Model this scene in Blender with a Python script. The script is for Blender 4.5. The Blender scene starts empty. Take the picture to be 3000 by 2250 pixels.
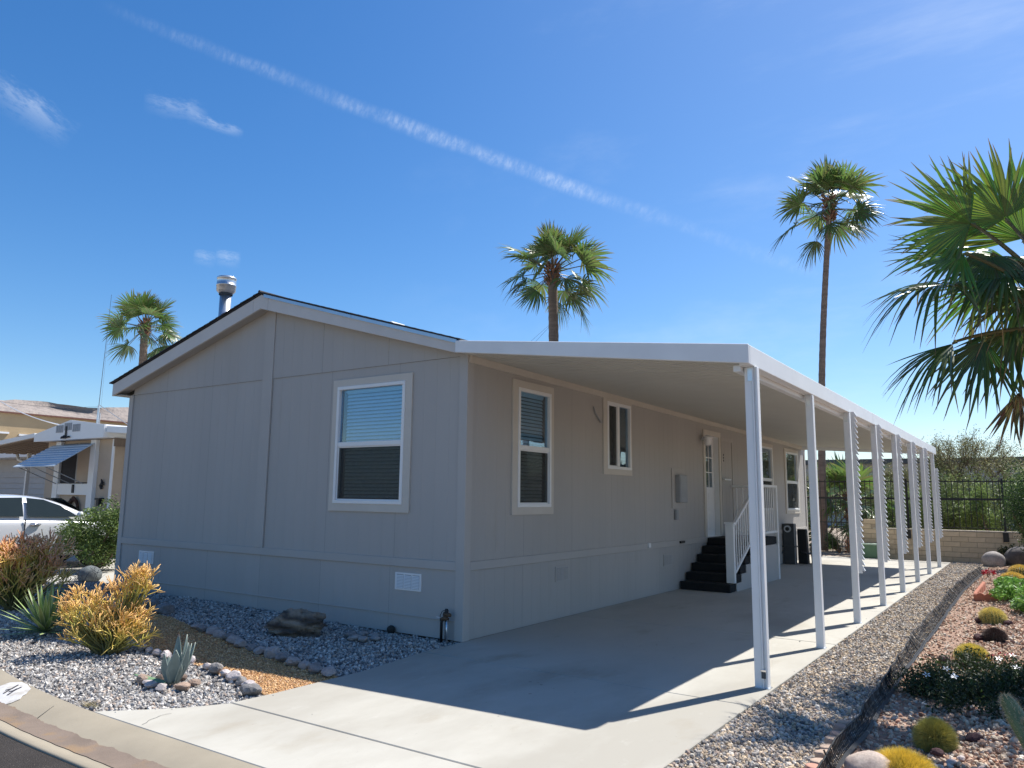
import bpy, math, random
import numpy as np
from mathutils import Vector, Matrix, Euler, noise as mnoise

sc = bpy.context.scene
COL = sc.collection
rng = np.random.default_rng(7)
random.seed(7)
R = math.radians

# ------------------------------------------------------------------ camera
CAM_LOC = (5.35059585, -6.88330071, 1.6)
CAM_ROT = (R(98.4535457), R(-0.67775175), R(34.33493638))
cam_data = bpy.data.cameras.new('camera')
cam = bpy.data.objects.new('camera', cam_data)
COL.objects.link(cam)
cam.location = CAM_LOC
cam.rotation_euler = CAM_ROT
cam_data.sensor_width = 36.0
cam_data.lens = 26.5776
cam_data.clip_start = 0.05
cam_data.clip_end = 20000
sc.camera = cam

# ------------------------------------------------------------------ sun, sky, exposure
SUN_TO = Vector((0.68, 1.774, 2.97)).normalized()
SUN_EL = math.asin(SUN_TO.z)
SUN_AZ = math.atan2(SUN_TO.x, SUN_TO.y)
sun_data = bpy.data.lights.new('sun', 'SUN')
sun_data.energy = 5.0
sun_data.angle = R(0.53)
sun_data.color = (1.0, 0.955, 0.89)
sun = bpy.data.objects.new('sun', sun_data)
COL.objects.link(sun)
sun.location = (10, 20, 40)
sun.rotation_euler = SUN_TO.to_track_quat('Z', 'Y').to_euler()

world = bpy.data.worlds.new('World')
sc.world = world
world.use_nodes = True
SKY_STRENGTH = 0.102
sc.view_settings.view_transform = 'Standard'
sc.view_settings.look = 'None'
sc.view_settings.gamma = 1.0
sc.view_settings.use_curve_mapping = False
sc.view_settings.exposure = 0.64
sc.cycles.max_bounces = 8
sc.cycles.transparent_max_bounces = 12
sc.cycles.sample_clamp_indirect = 8


def build_sky():
    nt = world.node_tree
    N, L = nt.nodes, nt.links
    bg = N['Background']
    bg.inputs[1].default_value = SKY_STRENGTH
    sky = N.new('ShaderNodeTexSky')
    sky.sky_type = 'NISHITA'
    sky.sun_disc = False
    sky.sun_elevation = SUN_EL
    sky.sun_rotation = SUN_AZ
    sky.air_density = 1.0
    sky.dust_density = 0.45
    sky.ozone_density = 4.0
    hs = N.new('ShaderNodeHueSaturation')
    hs.inputs['Saturation'].default_value = 1.29
    hs.inputs['Hue'].default_value = 0.503
    L.new(sky.outputs[0], hs.inputs['Color'])
    tc = N.new('ShaderNodeTexCoord')
    D = tc.outputs['Generated']

    def val(x):
        n = N.new('ShaderNodeValue'); n.outputs[0].default_value = x; return n.outputs[0]

    def m(op, a, b=None, c=None, clamp=False):
        n = N.new('ShaderNodeMath'); n.operation = op; n.use_clamp = clamp
        for i, x in enumerate((a, b, c)):
            if x is None: continue
            if isinstance(x, (int, float)): n.inputs[i].default_value = x
            else: L.new(x, n.inputs[i])
        return n.outputs[0]

    def dot(vec):
        n = N.new('ShaderNodeVectorMath'); n.operation = 'DOT_PRODUCT'
        L.new(D, n.inputs[0]); n.inputs[1].default_value = vec
        return n.outputs['Value']

    def smooth(x, lo, hi):
        n = N.new('ShaderNodeMapRange'); n.interpolation_type = 'SMOOTHSTEP'
        L.new(x, n.inputs[0]); n.inputs[1].default_value = lo; n.inputs[2].default_value = hi
        n.inputs[3].default_value = 0; n.inputs[4].default_value = 1
        return n.outputs[0]

    def noisetex(scale, vec=None, detail=4, rough=0.6):
        n = N.new('ShaderNodeTexNoise'); n.inputs['Scale'].default_value = scale
        n.inputs['Detail'].default_value = detail; n.inputs['Roughness'].default_value = rough
        L.new(vec if vec is not None else D, n.inputs['Vector'])
        return n.outputs['Fac']

    def frame(P, Q):
        P, Q = Vector(P).normalized(), Vector(Q).normalized()
        Nn = P.cross(Q).normalized()
        T = Nn.cross(P).normalized()          # along the streak, from P towards Q
        return P, T, Nn

    def local_coords(P, T, Nn, su, sv):
        u, v = dot(T), dot(Nn)
        cmb = N.new('ShaderNodeCombineXYZ')
        L.new(m('MULTIPLY', u, su), cmb.inputs[0]); L.new(m('MULTIPLY', v, sv), cmb.inputs[1])
        return u, v, cmb.outputs[0]

    layers = []
    # contrail: a broken vapour streak across the whole sky
    P, T, Nn = frame((-0.7776, 0.3668, 0.5106), (-0.3393, 0.8777, 0.3384))
    u, v, uv = local_coords(P, T, Nn, 1.0, 1.0)
    wob = m('MULTIPLY', m('SUBTRACT', noisetex(9, uv, 3), 0.5), 0.012)
    # slight bow so it follows the real streak
    bow = m('MULTIPLY', m('MULTIPLY', m('SUBTRACT', u, 0.0), m('SUBTRACT', u, 0.62)), 0.045)
    vv = m('ABSOLUTE', m('ADD', m('ADD', v, wob), bow))
    halfw = m('MULTIPLY', m('ADD', m('MULTIPLY', smooth(u, -0.1, 0.35), 0.0034), 0.0048), m('ADD', 0.65, m('MULTIPLY', noisetex(16, uv, 3), 0.7)))
    core = m('SUBTRACT', 1.0, smooth(m('DIVIDE', vv, halfw), 0.10, 1.55))
    rib_uv = N.new('ShaderNodeMapping'); rib_uv.inputs['Rotation'].default_value = (0, 0, R(38)); rib_uv.inputs['Scale'].default_value = (190, 75, 1)
    L.new(uv, rib_uv.inputs[0])
    ribs = smooth(noisetex(1.0, rib_uv.outputs[0], 4, 0.65), 0.36, 0.68)
    along = m('MULTIPLY', smooth(u, -0.02, 0.05), m('SUBTRACT', 1.0, m('MULTIPLY', smooth(u, 0.585, 0.64), 0.72)))
    along = m('MULTIPLY', along, m('SUBTRACT', 1.0, smooth(u, 0.74, 0.79)))
    breakup = m('ADD', m('MULTIPLY', smooth(noisetex(11, uv, 3), 0.34, 0.62), 0.75), 0.25)
    gain = m('ADD', m('MULTIPLY', smooth(u, 0.1, 0.4), 0.19), 0.11)
    layers.append(m('MULTIPLY', m('MULTIPLY', core, along), m('MULTIPLY', m('MULTIPLY', m('ADD', m('MULTIPLY', ribs, 0.68), 0.32), breakup), gain)))

    # small wispy clouds
    def wisp(Pa, Pb, hw, gain, bend=0.0, scale=26):
        P, T, Nn = frame(Pa, Pb)
        ln = Vector(Pb).normalized().dot(T)
        u, v, uv = local_coords(P, T, Nn, 1.0, 2.6)
        nz = noisetex(scale, uv, 7, 0.72)
        d = m('ADD', v, m('MULTIPLY', m('SUBTRACT', nz, 0.5), hw * 3.4))
        if bend: d = m('ADD', d, m('MULTIPLY', m('MULTIPLY', u, m('SUBTRACT', u, ln)), bend))
        uu = m('DIVIDE', m('SUBTRACT', u, ln / 2), ln / 2)
        taper = m('SUBTRACT', 1.0, m('MULTIPLY', uu, uu), clamp=True)
        body = m('SUBTRACT', 1.0, smooth(m('DIVIDE', m('ABSOLUTE', d), hw), -0.2, 1.25))
        layers.append(m('MULTIPLY', m('MULTIPLY', body, taper), m('MULTIPLY', smooth(nz, 0.3, 0.7), gain)))
    wisp((-0.877, 0.290, 0.428), (-0.846, 0.372, 0.383), 0.017, 0.28)
    wisp((-0.797, 0.420, 0.435), (-0.762, 0.480, 0.434), 0.012, 0.21)
    wisp((-0.776, 0.459, 0.434), (-0.744, 0.515, 0.421), 0.006, 0.34, 2.0)
    wisp((-0.802, 0.527, 0.283), (-0.785, 0.552, 0.283), 0.010, 0.28)
    wisp((-0.815, 0.506, 0.281), (-0.800, 0.528, 0.279), 0.009, 0.22)
    # thin cirrus veils, wide and faint, over the whole sky
    mp = N.new('ShaderNodeMapping'); mp.inputs['Rotation'].default_value = (0, R(20), R(35)); mp.inputs['Scale'].default_value = (1.2, 6.0, 7.0)
    L.new(D, mp.inputs[0])
    veil = smooth(noisetex(1.6, mp.outputs[0], 7, 0.62), 0.48, 0.82)
    layers.append(m('MULTIPLY', m('ADD', m('MULTIPLY', veil, 0.75), 0.25), m('MULTIPLY', smooth(dot((0.75, 0.66, 0.0)), -0.25, 0.95), 0.34)))
    tot = layers[0]
    for l in layers[1:]:
        tot = m('ADD', tot, l)
    tot = m('MINIMUM', tot, 0.9)
    mix = N.new('ShaderNodeMix'); mix.data_type = 'RGBA'
    L.new(tot, mix.inputs[0])
    L.new(hs.outputs[0], mix.inputs[6])
    mix.inputs[7].default_value = (6.4, 7.0, 7.7, 1)
    L.new(mix.outputs[2], bg.inputs[0])


build_sky()


# ------------------------------------------------------------------ helpers
def link(o, parent=None):
    COL.objects.link(o)
    if parent is not None:
        o.parent = parent
    return o


def tag(o, label=None, cat=None, group=None, kind=None):
    if label: o['label'] = label
    if cat: o['category'] = cat
    if group: o['group'] = group
    if kind: o['kind'] = kind
    return o


def thing(name, label, cat, loc=(0, 0, 0), rz=0, group=None):
    o = bpy.data.objects.new(name, None)
    o.empty_display_size = 0.2
    COL.objects.link(o)
    o.location = loc
    o.rotation_euler = (0, 0, rz)
    return tag(o, label, cat, group)


class MB:
    """collects simple shapes and links them as ONE mesh object"""
    def __init__(s):
        s.v, s.f, s.c = [], [], []

    def add(s, v, f, c=None):
        n = len(s.v)
        s.v += [tuple(p) for p in v]
        s.f += [tuple(i + n for i in q) for q in f]
        s.c += [c or (1, 1, 1)] * len(v)
        return s

    def box(s, a, b, c=None):
        (x0, y0, z0), (x1, y1, z1) = a, b
        v = [(x0, y0, z0), (x1, y0, z0), (x1, y1, z0), (x0, y1, z0), (x0, y0, z1), (x1, y0, z1), (x1, y1, z1), (x0, y1, z1)]
        return s.add(v, [(0, 3, 2, 1), (4, 5, 6, 7), (0, 1, 5, 4), (1, 2, 6, 5), (2, 3, 7, 6), (3, 0, 4, 7)], c)

    def hexa(s, v8, c=None):
        return s.add(v8, [(0, 3, 2, 1), (4, 5, 6, 7), (0, 1, 5, 4), (1, 2, 6, 5), (2, 3, 7, 6), (3, 0, 4, 7)], c)

    def beam(s, p, q, w, h, up=(0, 0, 1), c=None):
        """box bar from p to q, w wide, h deep along up"""
        p, q = Vector(p), Vector(q)
        d = (q - p).normalized()
        u = Vector(up)
        sd = d.cross(u).normalized()
        u = sd.cross(d).normalized()
        v = []
        for e in (p, q):
            for a, b in ((-1, -1), (1, -1), (1, 1), (-1, 1)):
                v.append(e + sd * a * w / 2 + u * b * h / 2)
        return s.add(v, [(0, 3, 2, 1), (4, 5, 6, 7), (0, 1, 5, 4), (1, 2, 6, 5), (2, 3, 7, 6), (3, 0, 4, 7)], c)

    def tube(s, pts, r, n=8, cap=True, cols=None):
        pts = [Vector(p) for p in pts]
        rs = r if hasattr(r, '__len__') else [r] * len(pts)
        b = len(s.v)
        ref = None
        for i, p in enumerate(pts):
            d = (pts[min(i + 1, len(pts) - 1)] - pts[max(i - 1, 0)])
            d = d.normalized() if d.length > 1e-9 else Vector((0, 0, 1))
            if ref is None:
                ref = Vector((1, 0, 0)) if abs(d.x) < 0.8 else Vector((0, 1, 0))
            e1 = (ref - d * ref.dot(d)).normalized(); ref = e1
            e2 = d.cross(e1)
            for k in range(n):
                a = 2 * math.pi * k / n
                s.v.append(tuple(p + (e1 * math.cos(a) + e2 * math.sin(a)) * rs[i]))
                s.c.append(cols[i] if cols else (1, 1, 1))
        for i in range(len(pts) - 1):
            for k in range(n):
                k2 = (k + 1) % n
                s.f.append((b + i * n + k, b + i * n + k2, b + (i + 1) * n + k2, b + (i + 1) * n + k))
        if cap:
            s.f.append(tuple(b + k for k in reversed(range(n))))
            s.f.append(tuple(b + (len(pts) - 1) * n + k for k in range(n)))
        return s

    def lathe(s, prof, n=20, centre=(0, 0, 0)):
        cx, cy, cz = centre
        b = len(s.v)
        for r, z in prof:
            for k in range(n):
                a = 2 * math.pi * k / n
                s.v.append((cx + r * math.cos(a), cy + r * math.sin(a), cz + z)); s.c.append((1, 1, 1))
        for i in range(len(prof) - 1):
            for k in range(n):
                k2 = (k + 1) % n
                s.f.append((b + i * n + k, b + i * n + k2, b + (i + 1) * n + k2, b + (i + 1) * n + k))
        s.f.append(tuple(b + (len(prof) - 1) * n + k for k in range(n)))
        return s

    def prism(s, poly, off, c=None):
        """poly: list of 3d points, off: extrusion vector"""
        n = len(poly)
        off = Vector(off)
        v = [Vector(p) for p in poly] + [Vector(p) + off for p in poly]
        f = [tuple(range(n)), tuple(range(2 * n - 1, n - 1, -1))] + [(i, i + n, (i + 1) % n + n, (i + 1) % n) for i in range(n)]
        return s.add(v, f, c)

    def build(s, name, mat, parent=None, smooth=False, cols=False, fix=False):
        me = bpy.data.meshes.new(name)
        me.from_pydata(s.v, [], s.f)
        if fix:
            import bmesh
            bm = bmesh.new(); bm.from_mesh(me)
            bmesh.ops.recalc_face_normals(bm, faces=bm.faces); bm.to_mesh(me); bm.free()
        if cols:
            a = me.color_attributes.new('Col', 'FLOAT_COLOR', 'POINT')
            arr = np.ones((len(s.v), 4), np.float32); arr[:, :3] = np.array(s.c, np.float32)
            a.data.foreach_set('color', arr.ravel())
        if smooth:
            me.polygons.foreach_set('use_smooth', [True] * len(me.polygons))
        if mat: me.materials.append(mat)
        o = bpy.data.objects.new(name, me)
        return link(o, parent)


def np_object(name, V, F, mat, parent=None, col=None, smooth=False):
    """V (n,3), F (m,k) arrays -> one mesh object, fast"""
    me = bpy.data.meshes.new(name)
    V = np.ascontiguousarray(V, np.float32); F = np.ascontiguousarray(F, np.int32)
    k = F.shape[1]
    me.vertices.add(len(V)); me.vertices.foreach_set('co', V.ravel())
    me.loops.add(F.size); me.loops.foreach_set('vertex_index', F.ravel())
    me.polygons.add(len(F)); me.polygons.foreach_set('loop_start', np.arange(0, F.size, k, dtype=np.int32))
    try: me.polygons.foreach_set('loop_total', np.full(len(F), k, np.int32))
    except Exception: pass
    if col is not None:
        a = me.color_attributes.new('Col', 'FLOAT_COLOR', 'POINT')
        arr = np.ones((len(V), 4), np.float32); arr[:, :3] = col
        a.data.foreach_set('color', arr.ravel())
    me.polygons.foreach_set('use_smooth', np.full(len(F), smooth, bool))
    me.update(calc_edges=True)
    me.materials.append(mat)
    o = bpy.data.objects.new(name, me)
    return link(o, parent)


def copy_of(o, parent=None, M=None):
    c = o.copy()
    COL.objects.link(c)
    if parent is not None: c.parent = parent
    if M is not None: c.matrix_local = M
    return c


def bevel(o, w, seg=2):
    m = o.modifiers.new('bevel', 'BEVEL'); m.width = w; m.segments = seg; m.limit_method = 'ANGLE'; m.angle_limit = R(40)
    return o


ORD = ['first', 'second', 'third', 'fourth', 'fifth', 'sixth', 'seventh', 'eighth', 'ninth', 'tenth', 'eleventh', 'twelfth', 'thirteenth', 'fourteenth', 'fifteenth', 'sixteenth']


# ------------------------------------------------------------------ materials
def mat(name, col, rough=0.7, var=0.12, scale=6.0, detail=5, bump=0.0, bscale=60, metal=0.0, spec=0.5, attr=False, col2=None, stretch=(1, 1, 1), spots=None, coat=0, trans=0, bdist=0.02):
    m = bpy.data.materials.new(name)
    m.use_nodes = True
    nt = m.node_tree; N, L = nt.nodes, nt.links
    p = N['Principled BSDF']
    p.inputs['Roughness'].default_value = rough
    p.inputs['Metallic'].default_value = metal
    p.inputs['Specular IOR Level'].default_value = spec
    if coat: p.inputs['Coat Weight'].default_value = coat; p.inputs['Coat Roughness'].default_value = 0.05
    tc = N.new('ShaderNodeTexCoord')
    mp = N.new('ShaderNodeMapping'); mp.inputs['Scale'].default_value = stretch
    L.new(tc.outputs['Object'], mp.inputs[0])
    nz = N.new('ShaderNodeTexNoise'); nz.inputs['Scale'].default_value = scale; nz.inputs['Detail'].default_value = detail; nz.inputs['Roughness'].default_value = 0.62
    L.new(mp.outputs[0], nz.inputs['Vector'])
    mx = N.new('ShaderNodeMix'); mx.data_type = 'RGBA'
    c = Vector(col)
    c2 = Vector(col2) if col2 else c * (1 + var)
    c1 = c if col2 else c * (1 - var)
    mx.inputs[6].default_value = (*c1, 1); mx.inputs[7].default_value = (*c2, 1)
    mr = N.new('ShaderNodeMapRange'); mr.inputs[1].default_value = 0.3; mr.inputs[2].default_value = 0.7
    L.new(nz.outputs['Fac'], mr.inputs[0]); L.new(mr.outputs[0], mx.inputs[0])
    out = mx.outputs[2]
    if attr:
        at = N.new('ShaderNodeAttribute'); at.attribute_name = 'Col'
        mul = N.new('ShaderNodeMix'); mul.data_type = 'RGBA'; mul.blend_type = 'MULTIPLY'; mul.inputs[0].default_value = 1
        L.new(out, mul.inputs[6]); L.new(at.outputs['Color'], mul.inputs[7]); out = mul.outputs[2]
    if spots:                                   # (scale, threshold, colour, amount): dirt, stains, specks with a shape of their own
        for sscale, thr, scol, amt, sdet in spots:
            sn = N.new('ShaderNodeTexNoise'); sn.inputs['Scale'].default_value = sscale; sn.inputs['Detail'].default_value = sdet; sn.inputs['Roughness'].default_value = 0.6
            L.new(mp.outputs[0], sn.inputs['Vector'])
            r2 = N.new('ShaderNodeMapRange'); r2.inputs[1].default_value = thr; r2.inputs[2].default_value = thr + 0.12; r2.inputs[4].default_value = amt
            L.new(sn.outputs['Fac'], r2.inputs[0])
            m2 = N.new('ShaderNodeMix'); m2.data_type = 'RGBA'
            L.new(r2.outputs[0], m2.inputs[0]); L.new(out, m2.inputs[6]); m2.inputs[7].default_value = (*scol, 1); out = m2.outputs[2]
    L.new(out, p.inputs['Base Color'])
    if bump:
        bn = N.new('ShaderNodeTexNoise'); bn.inputs['Scale'].default_value = bscale; bn.inputs['Detail'].default_value = 6
        L.new(mp.outputs[0], bn.inputs['Vector'])
        bp = N.new('ShaderNodeBump'); bp.inputs['Strength'].default_value = bump; bp.inputs['Distance'].default_value = bdist
        L.new(bn.outputs['Fac'], bp.inputs['Height']); L.new(bp.outputs[0], p.inputs['Normal'])
    if trans:                                   # thin leaf: part of the light passes through
        tr = N.new('ShaderNodeBsdfTranslucent')
        L.new(out, tr.inputs['Color'])
        ms = N.new('ShaderNodeMixShader'); ms.inputs[0].default_value = trans
        L.new(p.outputs[0], ms.inputs[1]); L.new(tr.outputs[0], ms.inputs[2])
        L.new(ms.outputs[0], N['Material Output'].inputs['Surface'])
    return m


def glass_mat(name, tint, refl):
    m = bpy.data.materials.new(name); m.use_nodes = True
    nt = m.node_tree; N, L = nt.nodes, nt.links
    N.remove(N['Principled BSDF'])
    t = N.new('ShaderNodeBsdfTransparent'); t.inputs[0].default_value = (*tint, 1)
    g = N.new('ShaderNodeBsdfGlossy'); g.inputs['Roughness'].default_value = 0.01; g.inputs['Color'].default_value = (0.95, 0.97, 1, 1)
    lw = N.new('ShaderNodeLayerWeight'); lw.inputs[0].default_value = 0.5
    pw = N.new('ShaderNodeMath'); pw.operation = 'POWER'; pw.inputs[1].default_value = 4.0
    L.new(lw.outputs['Facing'], pw.inputs[0])
    ad = N.new('ShaderNodeMath'); ad.operation = 'MULTIPLY_ADD'; ad.inputs[1].default_value = 0.8; ad.inputs[2].default_value = refl; ad.use_clamp = True
    L.new(pw.outputs[0], ad.inputs[0])
    nz = N.new('ShaderNodeTexNoise'); nz.inputs['Scale'].default_value = 2.5; nz.inputs['Detail'].default_value = 1
    tc = N.new('ShaderNodeTexCoord'); L.new(tc.outputs['Object'], nz.inputs['Vector'])
    bp = N.new('ShaderNodeBump'); bp.inputs['Strength'].default_value = 0.04; bp.inputs['Distance'].default_value = 0.05
    L.new(nz.outputs['Fac'], bp.inputs['Height']); L.new(bp.outputs[0], g.inputs['Normal'])
    ms = N.new('ShaderNodeMixShader')
    L.new(ad.outputs[0], ms.inputs[0]); L.new(t.outputs[0], ms.inputs[1]); L.new(g.outputs[0], ms.inputs[2])
    L.new(ms.outputs[0], N['Material Output'].inputs['Surface'])
    return m


def screen_mat():
    m = bpy.data.materials.new('insect_screen'); m.use_nodes = True
    nt = m.node_tree; N, L = nt.nodes, nt.links
    p = N['Principled BSDF']; p.inputs['Base Color'].default_value = (0.05, 0.052, 0.05, 1); p.inputs['Roughness'].default_value = 0.8
    t = N.new('ShaderNodeBsdfTransparent')
    ms = N.new('ShaderNodeMixShader'); ms.inputs[0].default_value = 0.42
    L.new(t.outputs[0], ms.inputs[1]); L.new(p.outputs[0], ms.inputs[2]); L.new(ms.outputs[0], N['Material Output'].inputs['Surface'])
    return m


M = {}
SID = (0.435, 0.412, 0.385)
M['siding'] = mat('siding_paint', SID, 0.75, 0.035, 1.3, 4, 0.25, 90, stretch=(1, 1, 0.25), spec=0.25, bdist=0.004,
                  spots=[(0.6, 0.62, (0.385, 0.36, 0.33), 0.5, 7), (2.6, 0.60, (0.375, 0.345, 0.305), 0.4, 8), (9, 0.68, (0.48, 0.46, 0.44), 0.4, 6)])
def vary(m, amt):
    nt = m.node_tree; N, L = nt.nodes, nt.links
    p = N['Principled BSDF']; src = p.inputs['Base Color'].links[0].from_socket
    oi = N.new('ShaderNodeObjectInfo'); mr = N.new('ShaderNodeMapRange'); mr.inputs[3].default_value = 1 - amt; mr.inputs[4].default_value = 1 + amt
    L.new(oi.outputs['Random'], mr.inputs[0])
    hv = N.new('ShaderNodeHueSaturation'); L.new(mr.outputs[0], hv.inputs['Value']); L.new(src, hv.inputs['Color']); L.new(hv.outputs[0], p.inputs['Base Color'])
vary(M['siding'], 0.025)
M['trim_siding'] = mat('trim_paint', (0.455, 0.43, 0.40), 0.7, 0.03, 2, 3, 0.15, 60, spec=0.25, bdist=0.004)
M['trim_cream'] = mat('window_trim_paint', (0.58, 0.535, 0.47), 0.6, 0.04, 3, 3, 0.1, 60, spec=0.3, bdist=0.004)
M['vinyl'] = mat('white_vinyl', (0.78, 0.78, 0.77), 0.4, 0.02, 4)
M['fascia'] = mat('fascia_paint', (0.60, 0.575, 0.545), 0.6, 0.04, 2.5, 4, 0.1, 50, spec=0.3, bdist=0.004)
M['alu'] = mat('white_aluminium', (0.76, 0.77, 0.77), 0.42, 0.04, 2.2, 4, 0.04, 30, spec=0.45, spots=[(3.5, 0.66, (0.62, 0.62, 0.60), 0.35, 6)])
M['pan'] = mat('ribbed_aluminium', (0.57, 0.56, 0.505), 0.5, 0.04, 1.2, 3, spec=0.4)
M['shingle'] = mat('asphalt_shingle', (0.055, 0.055, 0.06), 0.9, 0.3, 25, 5, 0.5, 160)
M['drip'] = mat('drip_edge', (0.42, 0.5, 0.58), 0.3, 0.04, 3, metal=0.7)
M['galv'] = mat('galvanised_steel', (0.62, 0.65, 0.68), 0.32, 0.12, 7, metal=0.85)
M['dark'] = mat('dark_interior', (0.035, 0.035, 0.04), 0.9)
M['blind'] = mat('blind_slat', (0.80, 0.82, 0.82), 0.6, 0.03)
M['glass'] = glass_mat('window_glass', (0.66, 0.82, 0.92), 0.11)
M['glass_low'] = glass_mat('lower_window_glass', (0.84, 0.90, 0.88), 0.03)
M['glass_dark'] = glass_mat('tinted_glass', (0.25, 0.30, 0.30), 0.05)
M['screen'] = screen_mat()
M['carpet'] = mat('black_carpet', (0.012, 0.013, 0.014), 0.95, 0.3, 40, bump=0.4, bscale=300)
M['grey_metal'] = mat('grey_metal', (0.30, 0.31, 0.32), 0.5, 0.08, 6)
M['dark_metal'] = mat('dark_grey_metal', (0.06, 0.065, 0.07), 0.55, 0.15, 8)
M['black'] = mat('black_paint', (0.012, 0.012, 0.013), 0.55, 0.1)
M['concrete'] = mat('driveway_concrete', (0.425, 0.41, 0.362), 0.85, 0.06, 1.1, 9, 0.12, 220, spec=0.25, bdist=0.003, stretch=(1, 0.45, 1),
                    spots=[(0.45, 0.50, (0.325, 0.305, 0.26), 0.75, 8), (1.7, 0.58, (0.30, 0.265, 0.205), 0.5, 9), (5, 0.62, (0.46, 0.445, 0.405), 0.6, 7), (14, 0.68, (0.25, 0.225, 0.185), 0.5, 5), (55, 0.68, (0.22, 0.20, 0.18), 0.55, 2)])
M['kerb'] = mat('kerb_concrete', (0.305, 0.268, 0.205), 0.9, 0.10, 1.6, 8, 0.25, 170, spec=0.2, bdist=0.004,
                spots=[(3.0, 0.60, (0.26, 0.225, 0.175), 0.45, 9), (60, 0.68, (0.17, 0.15, 0.13), 0.6, 2)])
M['asphalt'] = mat('asphalt', (0.045, 0.04, 0.037), 0.95, 0.25, 2.5, 6, 0.8, 130, spec=0.2,
                   spots=[(95, 0.66, (0.17, 0.155, 0.14), 0.7, 1)])
M['stone'] = mat('gravel_stone', (0.95, 0.95, 0.95), 0.85, 0.12, 40, 3, attr=True, spec=0.25)
M['rock'] = mat('border_rock', (1, 1, 1), 0.85, 0.22, 9, 6, 0.5, 30, attr=True, spec=0.25)
M['soil'] = mat('grey_soil', (0.20, 0.185, 0.17), 0.95, 0.25, 14, 7, 0.6, 70)
M['tansoil'] = mat('tan_soil', (0.36, 0.205, 0.115), 0.95, 0.25, 14, 7, 0.6, 70)
M['pinksoil'] = mat('pink_soil', (0.28, 0.18, 0.13), 0.95, 0.25, 12, 7, 0.6, 70)
M['desert'] = mat('desert_ground', (0.25, 0.20, 0.15), 0.95, 0.2, 0.4, 8, 0.4, 8)
M['leaf'] = mat('leaf', (1, 1, 1), 0.5, 0.18, 3, 3, attr=True, trans=0.25, spec=0.4)
M['palm'] = mat('palm_leaf', (1, 1, 1), 0.30, 0.14, 5, 3, attr=True, trans=0.42, spec=0.6)
M['succ'] = mat('succulent', (1, 1, 1), 0.5, 0.12, 8, 3, attr=True, spec=0.4)
M['spine'] = mat('cactus_spine', (1, 1, 1), 0.5, 0.15, 20, 2, attr=True, trans=0.25)
M['bark'] = mat('bark', (0.16, 0.11, 0.075), 0.95, 0.35, 7, 6, 0.7, 25)
M['palmbark'] = mat('palm_bark', (0.19, 0.142, 0.112), 0.95, 0.3, 3, 6, 0.8, 12, stretch=(1, 1, 4))
M['terracotta'] = mat('terracotta', (0.46, 0.17, 0.10), 0.8, 0.15, 12, bump=0.2)
M['block'] = mat('block_wall', (0.62, 0.48, 0.32), 0.9, 0.10, 5, 6, 0.3, 60)
M['mortar'] = mat('mortar', (0.42, 0.33, 0.23), 0.95, 0.1)
M['iron'] = mat('black_iron', (0.012, 0.012, 0.012), 0.5, 0.1)
M['plastic_net'] = mat('black_plastic', (0.014, 0.014, 0.014), 0.6, 0.2)
M['paint_white'] = mat('white_paint', (0.52, 0.51, 0.50), 0.8, 0.06, 30, spots=[(9, 0.52, (0.36, 0.33, 0.28), 0.7, 8)])
M['paint_black'] = mat('black_number_paint', (0.03, 0.03, 0.04), 0.8, 0.1)
M['carpaint'] = mat('silver_white_car_paint', (0.70, 0.71, 0.72), 0.25, 0.01, 2, coat=1.0, metal=0.15)
M['rubber'] = mat('rubber', (0.02, 0.02, 0.02), 0.8)
M['chrome'] = mat('chrome', (0.75, 0.75, 0.78), 0.12, 0.02, metal=1.0)
M['nbwall'] = mat('tan_wall_paint', (0.46, 0.37, 0.28), 0.8, 0.05, 3)
M['nbdark'] = mat('brown_wall', (0.20, 0.155, 0.12), 0.85, 0.12, 5, stretch=(6, 6, 0.4))
M['bluegrey'] = mat('awning_metal', (0.42, 0.50, 0.58), 0.45, 0.06, 3)
M['greyhome'] = mat('grey_lap_siding', (0.46, 0.46, 0.46), 0.8, 0.05, 3)
M['tanroof'] = mat('tan_stucco', (0.42, 0.31, 0.18), 0.9, 0.08, 0.6, 5)
M['redbrown'] = mat('red_brown_paint', (0.16, 0.07, 0.05), 0.8)
M['mount'] = mat('desert_mountain', (0.31, 0.265, 0.23), 1.0, 0.1, 0.004, 10, 0.6, 0.02, col2=(0.245, 0.21, 0.19), bdist=40)
M['farwall'] = mat('far_grey_wall', (0.40, 0.40, 0.42), 0.9)
M['green_box'] = mat('green_utility_paint', (0.12, 0.22, 0.13), 0.6, 0.08)
M['gutterstain'] = mat('gutter_stain', (0.19, 0.145, 0.112), 0.9, 0.15, 5, 6, 0.2, 120, spots=[(3.2, 0.56, (0.27, 0.17, 0.08), 0.6, 5)])


# ------------------------------------------------------------------ ground, road, kerb, driveway
def smoothstep(x, a, b):
    t = np.clip((np.asarray(x, float) - a) / (b - a), 0, 1)
    return t * t * (3 - 2 * t)


def kerb_y(x):
    """back edge of the kerb"""
    x = float(x)
    if x >= 0: return -3.79
    if x > -4: return -3.79 + 0.034 * x * x
    return -3.79 + 0.034 * 16 + 0.272 * (-4 - x)


def bed_z(x, y):
    """front bed is a little mounded towards the house and the left"""
    return 0.065 * smoothstep(-np.asarray(x), 0.5, 5.0) * smoothstep(np.asarray(y), -3.2, -1.2)


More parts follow.
